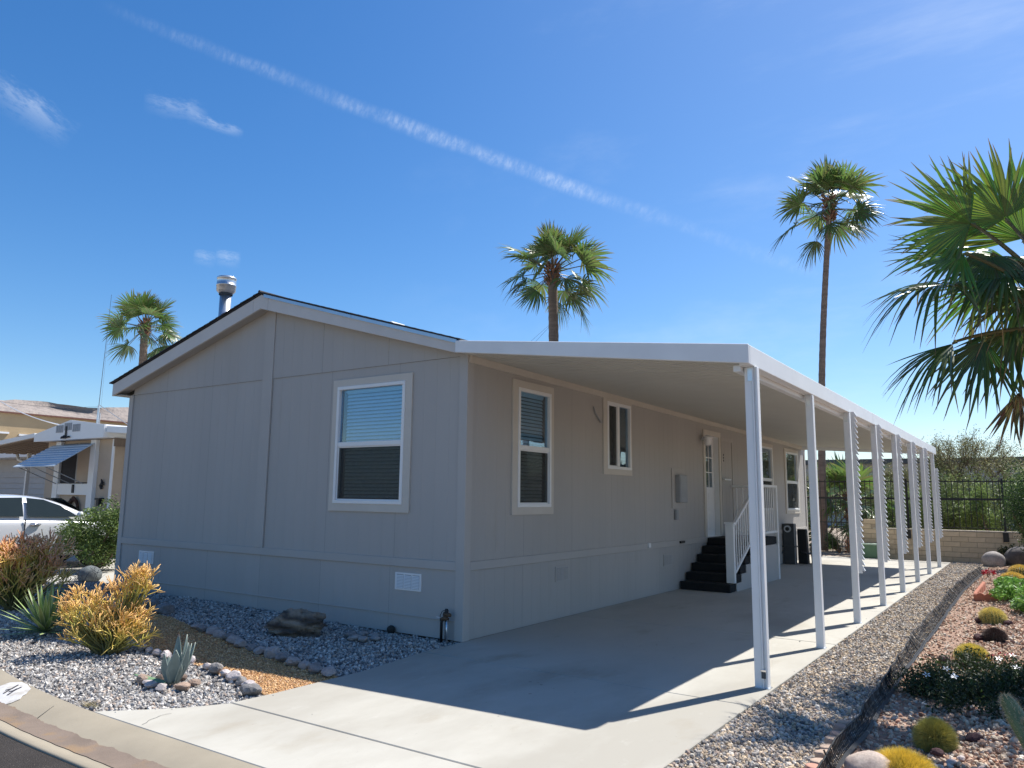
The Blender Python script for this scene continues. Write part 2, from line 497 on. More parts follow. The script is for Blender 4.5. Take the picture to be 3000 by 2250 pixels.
g = MB()
ys = [-600, -4.3, -4.25, -3.9, 40, 700]
zs = [-0.16, -0.16, -0.16, -0.05, -0.05, -0.05]
for i, (y, z) in enumerate(zip(ys, zs)):
    g.v += [(-700, y, z), (700, y, z)]; g.c += [(1, 1, 1)] * 2
for i in range(len(ys) - 1):
    g.f.append((2 * i, 2 * i + 1, 2 * i + 3, 2 * i + 2))
tag(g.build('ground', M['desert']), 'bare desert ground around the mobile home lots', kind='structure')

# kerb with gutter, one sweep
prof = [(0.0, 0.0), (-0.05, -0.004), (-0.14, -0.014), (-0.22, -0.032), (-0.275, -0.048), (-0.30, -0.054), (-0.40, -0.057), (-0.47, -0.05), (-0.515, -0.046), (-0.53, -0.055), (-0.53, -0.15)]
kx = np.concatenate([np.linspace(-14, -4.2, 14), np.linspace(-4, 1, 34), np.linspace(1.5, 30, 20)])
kb = MB()
for x in kx:
    for dy, z in prof:
        kb.v.append((x, kerb_y(x) + dy, z)); kb.c.append((1, 1, 1))
n = len(prof)
for i in range(len(kx) - 1):
    for j in range(n - 1):
        kb.f.append((i * n + j, i * n + j + 1, (i + 1) * n + j + 1, (i + 1) * n + j))
kerb = tag(kb.build('kerb', M['kerb'], smooth=True), 'rolled beige concrete kerb with gutter along the street', kind='structure')
# dark stain band of the gutter: ragged edged sheet just above the gutter
st = MB()
sx = np.linspace(-8, 9, 700)
for x in sx:
    e = 0.018 * mnoise.noise((x * 7, 0.3, 0)) + 0.011 * mnoise.noise((x * 27, 4, 0)) + 0.006 * mnoise.noise((x * 80, 9, 0))
    for dy, z in ((-0.262 + e, None), (-0.33, None), (-0.425 + e * 0.4, None)):
        zz = np.interp(-dy, [-p[0] for p in prof[:-1]], [p[1] for p in prof[:-1]])
        st.v.append((x, kerb_y(x) + dy, zz + 0.004)); st.c.append((1, 1, 1))
for i in range(len(sx) - 1):
    for j in range(2):
        st.f.append((i * 3 + j, i * 3 + j + 1, (i + 1) * 3 + j + 1, (i + 1) * 3 + j))
st.build('gutter_stain', M['gutterstain'], kerb, smooth=True)
cr = MB()
for (a, b) in (((-0.70, -4.17), (-0.885, -3.86)), ((5.6, -4.25), (5.6, -3.8))):
    pts = [Vector((a[0] + (b[0] - a[0]) * t + 0.02 * math.sin(t * 3), a[1] + (b[1] - a[1]) * t, 0)) for t in np.linspace(0, 1, 14)]
    for p, q, k in zip(pts, pts[1:], range(20)):
        def zz(P): return float(np.interp(kerb_y(P.x) - P.y, [-p_[0] for p_ in prof[:-1]], [p_[1] for p_ in prof[:-1]])) + 0.004
        w = 0.006 * (1 - k / 16)
        cr.add([(p.x - w, p.y, zz(p)), (p.x + w, p.y, zz(p)), (q.x + w, q.y, zz(q)), (q.x - w, q.y, zz(q))], [(0, 1, 2, 3)])
cr.build('kerb_crack', M['black'], kerb)

# painted house-number patch on the kerb
def kerb_pt(x, y, lift):
    return (x, y, float(np.interp(kerb_y(x) - y, [-p[0] for p in prof[:-1]], [p[1] for p in prof[:-1]])) + lift)
pc = [(-1.886, -3.827), (-1.90, -3.745), (-1.80, -3.70), (-1.68, -3.705), (-1.52, -3.748), (-1.40, -3.83), (-1.33, -3.905), (-1.335, -3.97), (-1.40, -4.018), (-1.55, -3.985), (-1.70, -3.95), (-1.80, -3.90)]
pm = MB()
cxy = np.mean(pc, axis=0)
rings = [1.0, 0.66, 0.33]
for rr in rings:
    for i in range(len(pc)):
        for t in (0, 0.5):
            a, b = np.array(pc[i]), np.array(pc[(i + 1) % len(pc)])
            q = a + (b - a) * t
            q = cxy + (q - cxy) * rr * (1 + (0.10 * mnoise.noise((q[0] * 12, q[1] * 12, 0)) if rr == 1 else 0))
            pm.v.append(kerb_pt(q[0], min(q[1], kerb_y(q[0]) - 0.004), 0.005)); pm.c.append((1, 1, 1))
pm.v.append(kerb_pt(cxy[0], cxy[1], 0.005)); pm.c.append((1, 1, 1))
n = len(pc) * 2
for k in range(2):
    for i in range(n):
        pm.f.append((k * n + i, k * n + (i + 1) % n, (k + 1) * n + (i + 1) % n, (k + 1) * n + i))
for i in range(n):
    pm.f.append((2 * n + i, 2 * n + (i + 1) % n, 3 * n))
patch = tag(pm.build('painted_number', M['paint_white'], smooth=True), 'white painted patch on the kerb with black house number strokes', 'number')
nm = MB()
for strokes in ([(-1.696, -3.862), (-1.677, -3.822), (-1.736, -3.751)], [(-1.628, -3.903), (-1.672, -3.832), (-1.69, -3.80)], [(-1.622, -3.868), (-1.606, -3.84), (-1.632, -3.80)], [(-1.546, -3.908), (-1.604, -3.831), (-1.643, -3.765)]):
    for a, b in zip(strokes, strokes[1:]):
        a, b = Vector(a), Vector(b)
        d = (b - a).normalized(); s_ = Vector((-d.y, d.x)) * 0.008
        nm.add([kerb_pt(*(a - s_), 0.009), kerb_pt(*(a + s_), 0.009), kerb_pt(*(b + s_), 0.009), kerb_pt(*(b - s_), 0.009)], [(0, 1, 2, 3)])
nm.build('number_stroke', M['paint_black'], patch)

# road
rd = MB()
rx = list(np.linspace(-14, 30, 60))
for x in rx:
    for k, y in enumerate((kerb_y(x) - 0.532, kerb_y(x) - 0.75, kerb_y(x) - 3.5, -11.5)):
        rd.v.append((x, y, (-0.062, -0.056, -0.02, -0.05)[k])); rd.c.append((1, 1, 1))
for i in range(len(rx) - 1):
    for j in range(3):
        rd.f.append((i * 4 + j, i * 4 + j + 1, (i + 1) * 4 + j + 1, (i + 1) * 4 + j))
tag(rd.build('road', M['asphalt'], smooth=True), 'dark asphalt street', kind='structure')

# driveway of separate slabs with open joints
left_edge = [(-0.47, -3.77), (-0.26, -3.56), (-0.04, -3.32), (0.12, -3.05), (0.15, -2.64), (0.15, -2.1), (0.15, -1.67), (0.08, -1.1), (0.02, -0.62), (-0.005, 0.0)]
drive = bpy.data.objects.new('driveway', None); COL.objects.link(drive)
tag(drive, 'pale concrete driveway under and in front of the carport', kind='structure')
joints = [-3.78, -3.035, -0.68, 2.45, 5.55, 8.65, 11.75, 14.85, 16.75]
def left_x(y):
    e = left_edge
    if y >= 0: return 0.0 if y < 15.79 else -2.6
    return float(np.interp(y, [p[1] for p in e], [p[0] for p in e]))
for i in range(len(joints) - 1):
    y0, y1 = joints[i], joints[i + 1]
    gap = 0.006
    ysamp = np.unique(np.concatenate([[y0 + (gap if i else 0), y1 - gap], [p[1] for p in left_edge if y0 + gap < p[1] < y1 - gap]]))
    lp = [(left_x(y) + (0.004 if y > -0.05 else 0), y) for y in ysamp]
    if i == len(joints) - 2:
        lp = [(0.004, ysamp[0]), (0.004, 15.80), (-2.6, 15.80), (-2.6, ysamp[-1])]
    poly = [(3.39, ysamp[0]), (3.39, ysamp[-1])] + lp[::-1]
    mb = MB(); mb.prism([(x, y, -0.11) for x, y in poly], (0, 0, 0.11 + (0.001 if i % 2 else 0)))
    s = mb.build('slab', M['concrete'], drive, fix=True)
    bevel(s, 0.006, 1)
# dark joint bottoms
jb = MB()
for y in joints[1:-1]:
    jb.box((left_x(y) + 0.01, y - 0.02, -0.13), (3.38, y + 0.02, -0.012))
jb.build('joint_filler', mat('joint_dirt', (0.10, 0.085, 0.07), 0.95), drive)
# hairline crack beside the kerb and small debris
ck = MB()
pts = [(0.125, -3.75), (0.10, -3.70), (0.06, -3.66), (0.045, -3.60), (0.02, -3.55), (0.03, -3.47)]
for a, b in zip(pts, pts[1:]):
    ck.add([(a[0] - 0.002, a[1], 0.004), (a[0] + 0.002, a[1], 0.004), (b[0] + 0.002, b[1], 0.004), (b[0] - 0.002, b[1], 0.004)], [(0, 1, 2, 3)])
ck.build('hairline_crack', M['dark'], drive)

# neighbouring concrete (drive and path on the far left)
lp = MB(); lp.prism([(x, y, -0.07) for x, y in [(-14.8, 0.3), (-11.4, 0.3), (-8.9, -0.15), (-8.3, 0.35), (-8.2, 14), (-9.6, 14), (-9.6, 2.1), (-11.2, 2.4), (-11.2, 12), (-14.8, 12)]], (0, 0, 0.065))
tag(lp.build('path', M['concrete'], fix=True), 'sunlit concrete path and neighbour parking pad left of the house', kind='structure')


def poly_sheet(name, poly, zfun, mt, step=0.25, label=None):
    """triangulated flat sheet that follows zfun"""
    import bmesh
    bm = bmesh.new()
    vs = [bm.verts.new((x, y, 0)) for x, y in poly]
    bm.faces.new(vs)
    xs = np.arange(min(p[0] for p in poly), max(p[0] for p in poly), step); ysq = np.arange(min(p[1] for p in poly), max(p[1] for p in poly), step)
    for x in xs[1:]:
        bmesh.ops.bisect_plane(bm, geom=bm.verts[:] + bm.edges[:] + bm.faces[:], plane_co=(x, 0, 0), plane_no=(1, 0, 0))
    for y in ysq[1:]:
        bmesh.ops.bisect_plane(bm, geom=bm.verts[:] + bm.edges[:] + bm.faces[:], plane_co=(0, y, 0), plane_no=(0, 1, 0))
    for v in bm.verts: v.co.z = float(zfun(v.co.x, v.co.y))
    bmesh.ops.recalc_face_normals(bm, faces=bm.faces)
    me = bpy.data.meshes.new(name); bm.to_mesh(me); bm.free()
    if len(me.polygons) and me.polygons[0].normal.z < 0: me.flip_normals()
    me.materials.append(mt)
    o = bpy.data.objects.new(name, me); COL.objects.link(o)
    return tag(o, label, kind='structure')


UPPER = [(-4.9, -1.05), (-4.25, -1.17), (-3.74, -1.15), (-2.86, -1.38), (-2.21, -1.5), (-1.47, -1.68), (-0.79, -1.81), (-0.32, -1.87), (0.15, -1.94)]
LOWER = [(-4.9, -1.6), (-3.9, -1.75), (-3.0, -2.1), (-2.31, -2.33), (-1.81, -2.42), (-1.31, -2.40), (-1.07, -2.45), (-0.76, -2.52), (-0.29, -2.58), (0.15, -2.72)]
FRONT_BED = [(x, kerb_y(x)) for x in (-0.5, -1.3, -2.2, -3.0, -4, -5.5, -7.5)] + [(-8.4, -1.6), (-8.3, 0.3), (-7.23, 0.0), (0.0, 0.0)] + [(x - 0.003, y) for x, y in left_edge[::-1][1:]]
fb = poly_sheet('gravel_bed', FRONT_BED, lambda x, y: -0.022 + bed_z(x, y), M['soil'], 0.5, 'grey gravel bed in front of the gable wall')
tb = poly_sheet('tan_path', LOWER + UPPER[::-1], lambda x, y: -0.012 + bed_z(x, y), M['tansoil'], 0.4, 'tan gravel path curving between two rows of rocks')
STRIP = [(3.393, -3.79), (4.25, -3.79), (4.24, 0), (4.2, 5), (4.18, 9.2), (4.3, 14.2), (4.3, 17.2), (3.393, 17.2)]
sb = poly_sheet('gravel_strip', STRIP, lambda x, y: -0.022, M['soil'], 1.0, 'strip of grey gravel beside the driveway')
PINK = [(4.25, -3.79), (9.5, -3.79), (9.5, 17.2), (4.3, 17.2), (4.3, 14.2), (4.18, 9.2), (4.2, 5), (4.24, 0)]
pb = poly_sheet('cactus_bed', PINK, lambda x, y: -0.02 + 0.05 * float(smoothstep(x, 4.3, 5.2)), M['pinksoil'], 0.5, 'cactus bed of pinkish gravel on the right')


# ------------------------------------------------------------------ gravel stones (real stones, one mesh per bed)
def ico():
    import bmesh
    bm = bmesh.new(); bmesh.ops.create_icosphere(bm, subdivisions=1, radius=1)
    v = np.array([p.co[:] for p in bm.verts]); f = np.array([[q.index for q in p.verts] for p in bm.faces]); bm.free()
    return v, f
ICO_V, ICO_F = ico()


def in_poly(px, py, poly):
    inside = np.zeros(len(px), bool)
    n = len(poly)
    for i in range(n):
        x0, y0 = poly[i]; x1, y1 = poly[(i + 1) % n]
        c = ((y0 > py) != (y1 > py)) & (px < (x1 - x0) * (py - y0) / (y1 - y0 + 1e-12) + x0)
        inside ^= c
    return inside


OCT_V = np.array([(1, 0, 0), (-1, 0, 0), (0, 1, 0), (0, -1, 0), (0, 0, 1), (0, 0, -1)], float)
OCT_F = np.array([(0, 2, 4), (2, 1, 4), (1, 3, 4), (3, 0, 4), (2, 0, 5), (1, 2, 5), (3, 1, 5), (0, 3, 5)])
OCT_F = OCT_F


def stones(name, n, box, keep, zfun, smin, smax, palette, weights, label, dens=None, mt=None, fine=7.0):
    """crushed stones: faceted 20-sided near the street, 8-sided farther away"""
    x = rng.uniform(box[0], box[2], n * 4); y = rng.uniform(box[1], box[3], n * 4)
    k = keep(x, y)
    if dens is not None: k &= rng.random(len(x)) < dens(x, y)
    x, y = x[k][:n], y[k][:n]
    dist = np.hypot(x - CAM_LOC[0], y - CAM_LOC[1])
    Vs, Fs, Cs = [], [], []
    off = 0
    pal = np.array(palette); pw_ = np.array(weights) / np.sum(weights)
    for sel, BV, BF in ((dist < fine, ICO_V, ICO_F), (dist >= fine, OCT_V * 1.12, OCT_F)):
        xs, ys_ = x[sel], y[sel]; m_ = len(xs)
        if not m_: continue
        sz = smin + (smax - smin) * rng.random(m_) ** 1.8
        q = rng.normal(size=(m_, 4)); q /= np.linalg.norm(q, axis=1)[:, None]
        w, a, b, c = q.T
        Rm = np.stack([np.stack([1 - 2 * (b * b + c * c), 2 * (a * b - c * w), 2 * (a * c + b * w)], 1),
                       np.stack([2 * (a * b + c * w), 1 - 2 * (a * a + c * c), 2 * (b * c - a * w)], 1),
                       np.stack([2 * (a * c - b * w), 2 * (b * c + a * w), 1 - 2 * (a * a + b * b)], 1)], 1)
        base = BV[None] * rng.uniform(0.70, 1.22, (m_, len(BV), 1)) * rng.uniform(0.55, 1.2, (m_, 1, 3))
        V = np.einsum('nij,nkj->nki', Rm, base) * sz[:, None, None]
        z = zfun(xs, ys_) + sz * rng.uniform(0.0, 0.75, m_)
        V += np.stack([xs, ys_, z], 1)[:, None]
        Fs.append((BF[None] + (np.arange(m_) * len(BV))[:, None, None]).reshape(-1, 3) + off)
        Vs.append(V.reshape(-1, 3)); off += m_ * len(BV)
        col = pal[rng.choice(len(pal), m_, p=pw_)] * rng.uniform(0.75, 1.25, (m_, 1))
        Cs.append(np.repeat(col, len(BV), 0))
    o = np_object(name, np.concatenate(Vs), np.concatenate(Fs), mt or M['stone'], col=np.concatenate(Cs))
    return tag(o, label, kind='stuff')


GREYS = [(0.46, 0.44, 0.41), (0.34, 0.325, 0.31), (0.21, 0.20, 0.195), (0.62, 0.585, 0.535), (0.44, 0.355, 0.29), (0.10, 0.10, 0.105)]
TANPOLY = LOWER + UPPER[::-1]
camx, camy = CAM_LOC[:2]
def near(x, y, d0=4.5):
    d = np.hypot(x - camx, y - camy)
    return np.clip((d0 / d) ** 1.0, 0.25, 1)
stones('grey_gravel', 46000, (-7.4, -3.8, 0.2, 0.2), lambda x, y: in_poly(x, y, FRONT_BED) & ~in_poly(x, y, TANPOLY) & (y < -0.01) & (x > CAM_LOC[0] - 2.378 * (y - CAM_LOC[1]) - 0.9), lambda x, y: -0.024 + bed_z(x, y), 0.008, 0.022, GREYS, [5, 5, 3, 3, 2, 1.2],
       'grey crushed gravel covering the front bed')
stones('tan_gravel', 24000, (-4.9, -2.75, 0.2, -1.0), lambda x, y: in_poly(x, y, TANPOLY), lambda x, y: -0.014 + bed_z(x, y), 0.0055, 0.0115,
       [(0.62, 0.395, 0.185), (0.50, 0.285, 0.125), (0.72, 0.51, 0.30), (0.37, 0.20, 0.10)], [4, 4, 2, 1], 'fine tan gravel on the curved path')
stones('strip_gravel', 36000, (3.4, -3.8, 4.32, 17.2), lambda x, y: in_poly(x, y, STRIP), lambda x, y: -0.024 + 0 * x, 0.008, 0.022,
       [(0.44, 0.40, 0.35), (0.33, 0.30, 0.27), (0.20, 0.185, 0.17), (0.58, 0.53, 0.46), (0.40, 0.31, 0.25), (0.10, 0.10, 0.10), (0.50, 0.39, 0.27), (0.58, 0.46, 0.32)], [4, 4, 2, 4, 3, 0.8, 5, 4], 'grey and beige gravel in the strip beside the driveway', dens=lambda x, y: np.clip(7.0 / np.hypot(x - camx, y - camy), 0.45, 1))
stones('pink_gravel', 34000, (4.2, -3.8, 6.3, 17.2), lambda x, y: in_poly(x, y, PINK), lambda x, y: -0.022 + 0.05 * smoothstep(x, 4.3, 5.2), 0.008, 0.025,
       [(0.52, 0.34, 0.23), (0.40, 0.23, 0.155), (0.60, 0.46, 0.33), (0.50, 0.41, 0.31), (0.27, 0.15, 0.10), (0.60, 0.53, 0.44)], [4, 2.5, 4, 3, 1, 1.5], 'pink and rust gravel of the cactus bed',
       dens=lambda x, y: np.clip(4.5 / np.hypot(x - camx, y - camy), 0.42, 1) * (np.hypot(x - camx, y - camy) > 2.5) * (x < 5.4 + (y + 3.8) * 0.05))


stones('stray_gravel', 130, (-0.4, -3.7, 3.39, 9.0), lambda x, y: (x > np.array([left_x(q) for q in y]) + 0.01) & (rng.random(len(x)) < 0.02 + 0.9 * np.exp(-(3.39 - x) / 0.10) + 0.8 * np.exp(-(x - np.array([left_x(q) for q in y])) / 0.07) * (y < -0.3)), lambda x, y: 0.001 + 0 * x, 0.004, 0.011, GREYS[:4], [4, 3, 2, 3], 'stray gravel kicked onto the edges of the driveway')
# oil drips, thin discs of stain soaked into the slab
dr_ = MB()
r0_ = random.Random(9)
for k in range(46):
    cx_, cy_ = (1.75 + r0_.gauss(0, 0.22), r0_.choice((-1.6, 1.1, 4.2)) + r0_.gauss(0, 0.35))
    rr_ = r0_.choice((0.004, 0.006, 0.009, 0.014))
    pts_ = [(cx_ + rr_ * (1 + 0.3 * r0_.uniform(-1, 1)) * math.cos(a), cy_ + rr_ * (1 + 0.3 * r0_.uniform(-1, 1)) * math.sin(a), 0.005) for a in np.linspace(0, 6.283, 10)[:-1]]
    dr_.add(pts_, [tuple(range(9))])
dr_.build('oil_drip', mat('oil_stain', (0.24, 0.225, 0.195), 0.8, 0.2), drive)['kind'] = 'stuff'

# ------------------------------------------------------------------ the mobile home
HW, HL = 7.23, 15.75
home = thing('mobile_home', 'grey beige double wide mobile home with low gable roof and attached carport', 'mobile home', (0, 0, 0))
ZB0, ZB1, ZSEAM = 0.76, 0.858, 3.222
def roof_under(x):
    """height of the gable wall top at x (under the soffit)"""
    return float(np.interp(x, [-7.485, -3.63, -0.02], [3.206, 4.225, 3.226])) + 0.035


def siding(u0, u1, z0, z1, axis, holes=(), proud=0.0, phase=0.0, gr=0.2032):
    """one sheet of grooved siding; axis 'x': gable wall at y=0 facing -y; axis 'y': long wall at x=0 facing +x. z1 may be a function"""
    zf = z1 if callable(z1) else (lambda u: z1)
    depth = {}
    us = {u0, u1}
    k = math.ceil((u0 - phase) / gr)
    while phase + k * gr < u1:
        c = phase + k * gr
        if c - 0.008 > u0 and c + 0.008 < u1:
            for d, h in ((-0.003, 0), (0, -0.0017), (0.003, 0)):
                us.add(round(c + d, 5)); depth[round(c + d, 5)] = h
        k += 1
    for h in holes:
        for e in h[:2]:
            if u0 < e < u1: us.add(e)
    if callable(z1) and u0 < -3.63 < u1: us.add(-3.63)
    us = sorted(us)
    mb = MB()
    def P(u, z):
        d = depth.get(round(u, 5), 0) + proud
        return (u, -d, z) if axis == 'x' else (d, u, z)
    for a, b in zip(us, us[1:]):
        if b - a < 1e-6: continue
        mid = (a + b) / 2
        cuts = [(z0, None)]
        hs = sorted([h for h in holes if h[0] - 1e-6 <= mid <= h[1] + 1e-6], key=lambda h: h[2])
        segs = []
        lo = z0
        for h in hs:
            if h[2] > lo: segs.append((lo, h[2]))
            lo = max(lo, h[3])
        segs.append((lo, None))
        for s0, s1 in segs:
            za, zb = (zf(a), zf(b)) if s1 is None else (min(s1, zf(a)), min(s1, zf(b)))
            if min(za, zb) <= s0 + 1e-4: continue
            q = [P(a, s0), P(b, s0), P(b, zb), P(a, za)]
            mb.add(q, [(0, 1, 2, 3)])
    return mb


def add_panels(u_edges, z0, z1, axis, holes=(), proud=0.0, phase=0.0):
    for a, b in zip(u_edges, u_edges[1:]):
        hh = [h for h in holes if h[1] > a and h[0] < b]
        mb = siding(a + 0.0011, b - 0.0011, z0, z1, axis, hh, proud, phase)
        if mb.f: mb.build('siding_panel', M['siding'], home)


# wall core behind the siding
mb = MB()
mb.prism([(-HW + 0.01, 0.14, 0.02), (-0.14, 0.14, 0.02), (-0.14, 0.14, 3.0), (-3.63, 0.14, 4.05), (-HW + 0.01, 0.14, 3.15)], (0, HL - 0.15, 0))
mb.build('wall', M['dark'], home, fix=True)
back = MB()      # far and left walls close the shell
back.prism([(-HW, HL, 0), (0, HL, 0), (0, HL, 3.15), (-3.63, HL, 4.2), (-HW, HL, 3.2)], (0, -0.05, 0))
back.box((-HW, 0.02, 0), (-HW + 0.05, HL - 0.05, 3.25))
back.build('rear_wall', M['siding'], home, fix=True)

W1 = dict(axis='x', trim=(-2.225, -0.833, 1.39, 3.09), glass=(-2.098, -0.99, 1.53, 2.955), rail=(2.21, 2.27))
W2 = dict(axis='y', trim=(0.923, 1.909, 1.372, 3.075), glass=(1.088, 1.795, 1.51, 2.938), rail=(2.19, 2.25))
W3 = dict(axis='y', trim=(3.37, 4.357, 1.948, 3.146), glass=(3.538, 4.272, 2.08, 3.03), mull=(3.848, 3.92))
W4 = dict(axis='y', trim=(11.10, 12.50, 1.254, 2.956), glass=(11.23, 12.37, 1.38, 2.83), rail=(2.055, 2.115))
W5 = dict(axis='y', trim=(13.57, 14.97, 1.238, 2.945), glass=(13.70, 14.84, 1.365, 2.815), rail=(2.04, 2.10))
DOOR = (7.72, 8.52, 0.86, 2.86)
def hole(w, e=0.045):
    a = w['glass']; return (a[0] - e, a[1] + e, a[2] - e, a[3] + e)

# gable wall panels
add_panels([-7.13, -6.15, -4.93, -3.713], ZB1, ZSEAM, 'x', phase=-3.713)
add_panels([-3.503, -2.283, -1.063, -0.10], ZB1, ZSEAM, 'x', [hole(W1)], phase=-3.503)
add_panels([-7.13, -6.15, -4.93, -3.713], ZSEAM, roof_under, 'x', proud=0.011, phase=-3.713)
add_panels([-3.503, -2.475, -1.255, -0.0], ZSEAM, roof_under, 'x', proud=0.011, phase=-3.503)
add_panels([-7.13, -6.0, -4.78, -3.56, -2.34, -1.12, -0.10], 0.0, ZB0, 'x', phase=-3.5)
# long wall panels
def ledge(y): return 3.185 - 0.0085 * y
ue = [0.10] + [1.22 * i for i in range(1, 13)] + [15.65]
add_panels(ue, ZB1, lambda y: ledge(y) + 0.02, 'y', [hole(W2), hole(W3), hole(W4), hole(W5), DOOR])
add_panels([0.10, 1.2, 2.411, 2.99, 4.2, 5.42, 6.64, 7.86, 9.08, 10.3, 11.52, 12.74, 13.96, 15.65], 0.0, ZB0, 'y')

def board(name, a, b, m='trim_siding', bev=0.003):
    mb = MB(); mb.box(a, b); o = mb.build(name, M[m], home)
    return bevel(o, bev, 1)
board('corner_board', (-0.10, -0.022, 0.0), (0.022, 0.10, 3.262))
board('corner_board', (-HW - 0.02, -0.022, 0.0), (-HW + 0.10, 0.05, 3.22))
board('corner_board', (0.0, 15.65, 0.0), (0.022, 15.77, 3.05))
mb = MB(); mb.prism([(-3.713, -0.024, ZB1 + .002), (-3.503, -0.024, ZB1 + .002), (-3.503, -0.024, roof_under(-3.503)), (-3.63, -0.024, roof_under(-3.63)), (-3.713, -0.024, roof_under(-3.713))], (0, 0.022, 0))
mb.build('ridge_board', M['trim_siding'], home, fix=True)
board('band_board', (-HW + 0.10, -0.020, ZB0), (-0.10, -0.001, ZB1))
board('band_board', (0.001, 0.10, ZB0), (0.020, 15.65, ZB1))
board('skirt_lip', (-HW + 0.10, -0.014, 0.205), (-0.10, -0.001, 0.218), bev=0.002)
mb = MB(); mb.beam((0.012, 0.0, ledge(0.0) + 0.0), (0.012, 15.75, ledge(15.75)), 0.05, 0.085)
mb.build('ledger_board', M['trim_cream'], home)
# plywood back of recess for seams
# soffit, fascia, roof
FB = [(-7.485, 3.206, 3.41), (-3.63, 4.225, 4.43), (-0.02, 3.226, 3.36)]
OV = -0.20
def slope(x): return float(np.interp(x, [p[0] for p in FB], [p[2] for p in FB]))
def lowz(x): return float(np.interp(x, [p[0] for p in FB], [p[1] for p in FB]))
for (x0, x1) in ((-7.485, -3.80), (-3.796, -3.47), (-3.466, -0.022)):
    xs_ = [x0] + ([-3.63] if x0 < -3.63 < x1 else []) + [x1]
    top = [(x, OV, slope(x)) for x in xs_]; bot = [(x, OV, lowz(x)) for x in xs_]
    mb = MB(); mb.prism(bot + top[::-1], (0, 0.035, 0))
    bevel(mb.build('fascia_board', M['fascia'], home, fix=True), 0.003, 1)
for x0, x1 in ((-7.47, -3.63), (-3.63, -0.03)):
    mb = MB(); mb.hexa([(x0, OV + 0.03, lowz(x0) + 0.02), (x1, OV + 0.03, lowz(x1) + 0.02), (x1, 0.0, lowz(x1) + 0.02), (x0, 0.0, lowz(x0) + 0.02),
                        (x0, OV + 0.03, lowz(x0) + 0.03), (x1, OV + 0.03, lowz(x1) + 0.03), (x1, 0.0, lowz(x1) + 0.03), (x0, 0.0, lowz(x0) + 0.03)])
    mb.build('soffit', M['trim_siding'], home)
mb = MB(); mb.box((-7.48, -0.16, 3.21), (-7.455, HL + 0.2, 3.40)); mb.build('eave_fascia', M['fascia'], home)
mb = MB(); mb.box((-7.455, -0.16, 3.215), (-HW - 0.021, HL + 0.2, 3.225)); mb.build('soffit', M['trim_siding'], home)
mb = MB(); mb.box((-0.05, 0.03, 3.235), (-0.02, HL + 0.2, 3.35)); mb.build('eave_fascia', M['fascia'], home)
for x0, x1 in ((-7.51, -3.63), (-3.63, 0.02)):
    t = 0.004
    za, zb = slope(x0) + t, slope(x1) + t
    mb = MB(); mb.hexa([(x0, OV - 0.012, za), (x1, OV - 0.012, zb), (x1, HL + 0.2, zb), (x0, HL + 0.2, za), (x0, OV - 0.012, za + 0.02), (x1, OV - 0.012, zb + 0.02), (x1, HL + 0.2, zb + 0.02), (x0, HL + 0.2, za + 0.02)])
    mb.build('roof', M['dark'], home)
mb = MB()
for a, b in ((-3.55, -1.75), (-1.745, 0.0)):
    mb.hexa([(a, OV - 0.02, slope(a) - 0.026), (b, OV - 0.02, slope(b) - 0.026), (b, OV - 0.001, slope(b) - 0.026), (a, OV - 0.001, slope(a) - 0.026),
             (a, OV - 0.02, slope(a) + 0.018), (b, OV - 0.02, slope(b) + 0.018), (b, OV - 0.001, slope(b) + 0.018), (a, OV - 0.001, slope(a) + 0.018)])
mb.build('drip_edge', M['drip'], home)
# shingle courses: each lies on the one below
for side in (-1, 1):
    x_e = -7.545 if side < 0 else 0.06
    n = 27
    xs_ = np.linspace(x_e, -3.63, n + 1)
    for i in range(n):
        a = xs_[i]; b = xs_[i] + (xs_[i + 1] - xs_[i]) * 2.1
        if (b + 3.63) * side < 0: b = -3.63
        def sl(x): return float(np.interp(x, [-7.6, -7.485, -3.63, -0.02, 0.1], [3.38, 3.41, 4.43, 3.36, 3.325])) + 0.026
        ta, tb2 = 0.016, 0.003
        j = 0.008 * mnoise.noise((i * 3.3, side, 0))
        y0, y1 = OV - 0.035 + j, HL + 0.22
        mb = MB(); mb.hexa([(a, y0, sl(a)), (b, y0, sl(b)), (b, y1, sl(b)), (a, y1, sl(a)), (a, y0, sl(a) + ta + 0.004), (b, y0, sl(b) + tb2 + 0.004), (b, y1, sl(b) + tb2 + 0.004), (a, y1, sl(a) + ta + 0.004)])
        mb.build('shingle_course', M['shingle'], home, fix=True)
mb = MB(); mb.tube([(-3.63, OV - 0.04, 4.466), (-3.63, HL + 0.2, 4.466)], 0.025, 8); mb.build('ridge_cap', M['shingle'], home)
# flue
mb = MB(); mb.lathe([(0.092, 3.8), (0.092, 4.83)], 24, (-5.30, 0.36, 0)); flue = mb.build('flue_pipe', M['galv'], home, smooth=True)
mb = MB(); mb.lathe([(0.09, 4.815), (0.115, 4.82), (0.150, 4.86), (0.150, 4.935), (0.157, 4.94), (0.157, 4.955), (0.150, 4.96), (0.150, 5.05), (0.155, 5.055), (0.155, 5.075), (0.14, 5.09), (0.0, 5.095)], 28, (-5.30, 0.36, 0))
mb.build('flue_cap', M['galv'], flue, smooth=True)
mb = MB(); mb.lathe([(0.108, 4.79), (0.108, 4.815), (0.09, 4.815)], 24, (-5.30, 0.36, 0)); mb.build('flue_collar', M['dark_metal'], flue, smooth=True)
mb = MB(); mb.box((-2.45, 0.75, 3.90), (-1.95, 1.05, 4.035)); bevel(mb.build('roof_vent', M['alu'], home), 0.03, 2)


def wpt(axis, u, d, z):
    return (u, -d, z) if axis == 'x' else (d, u, z)


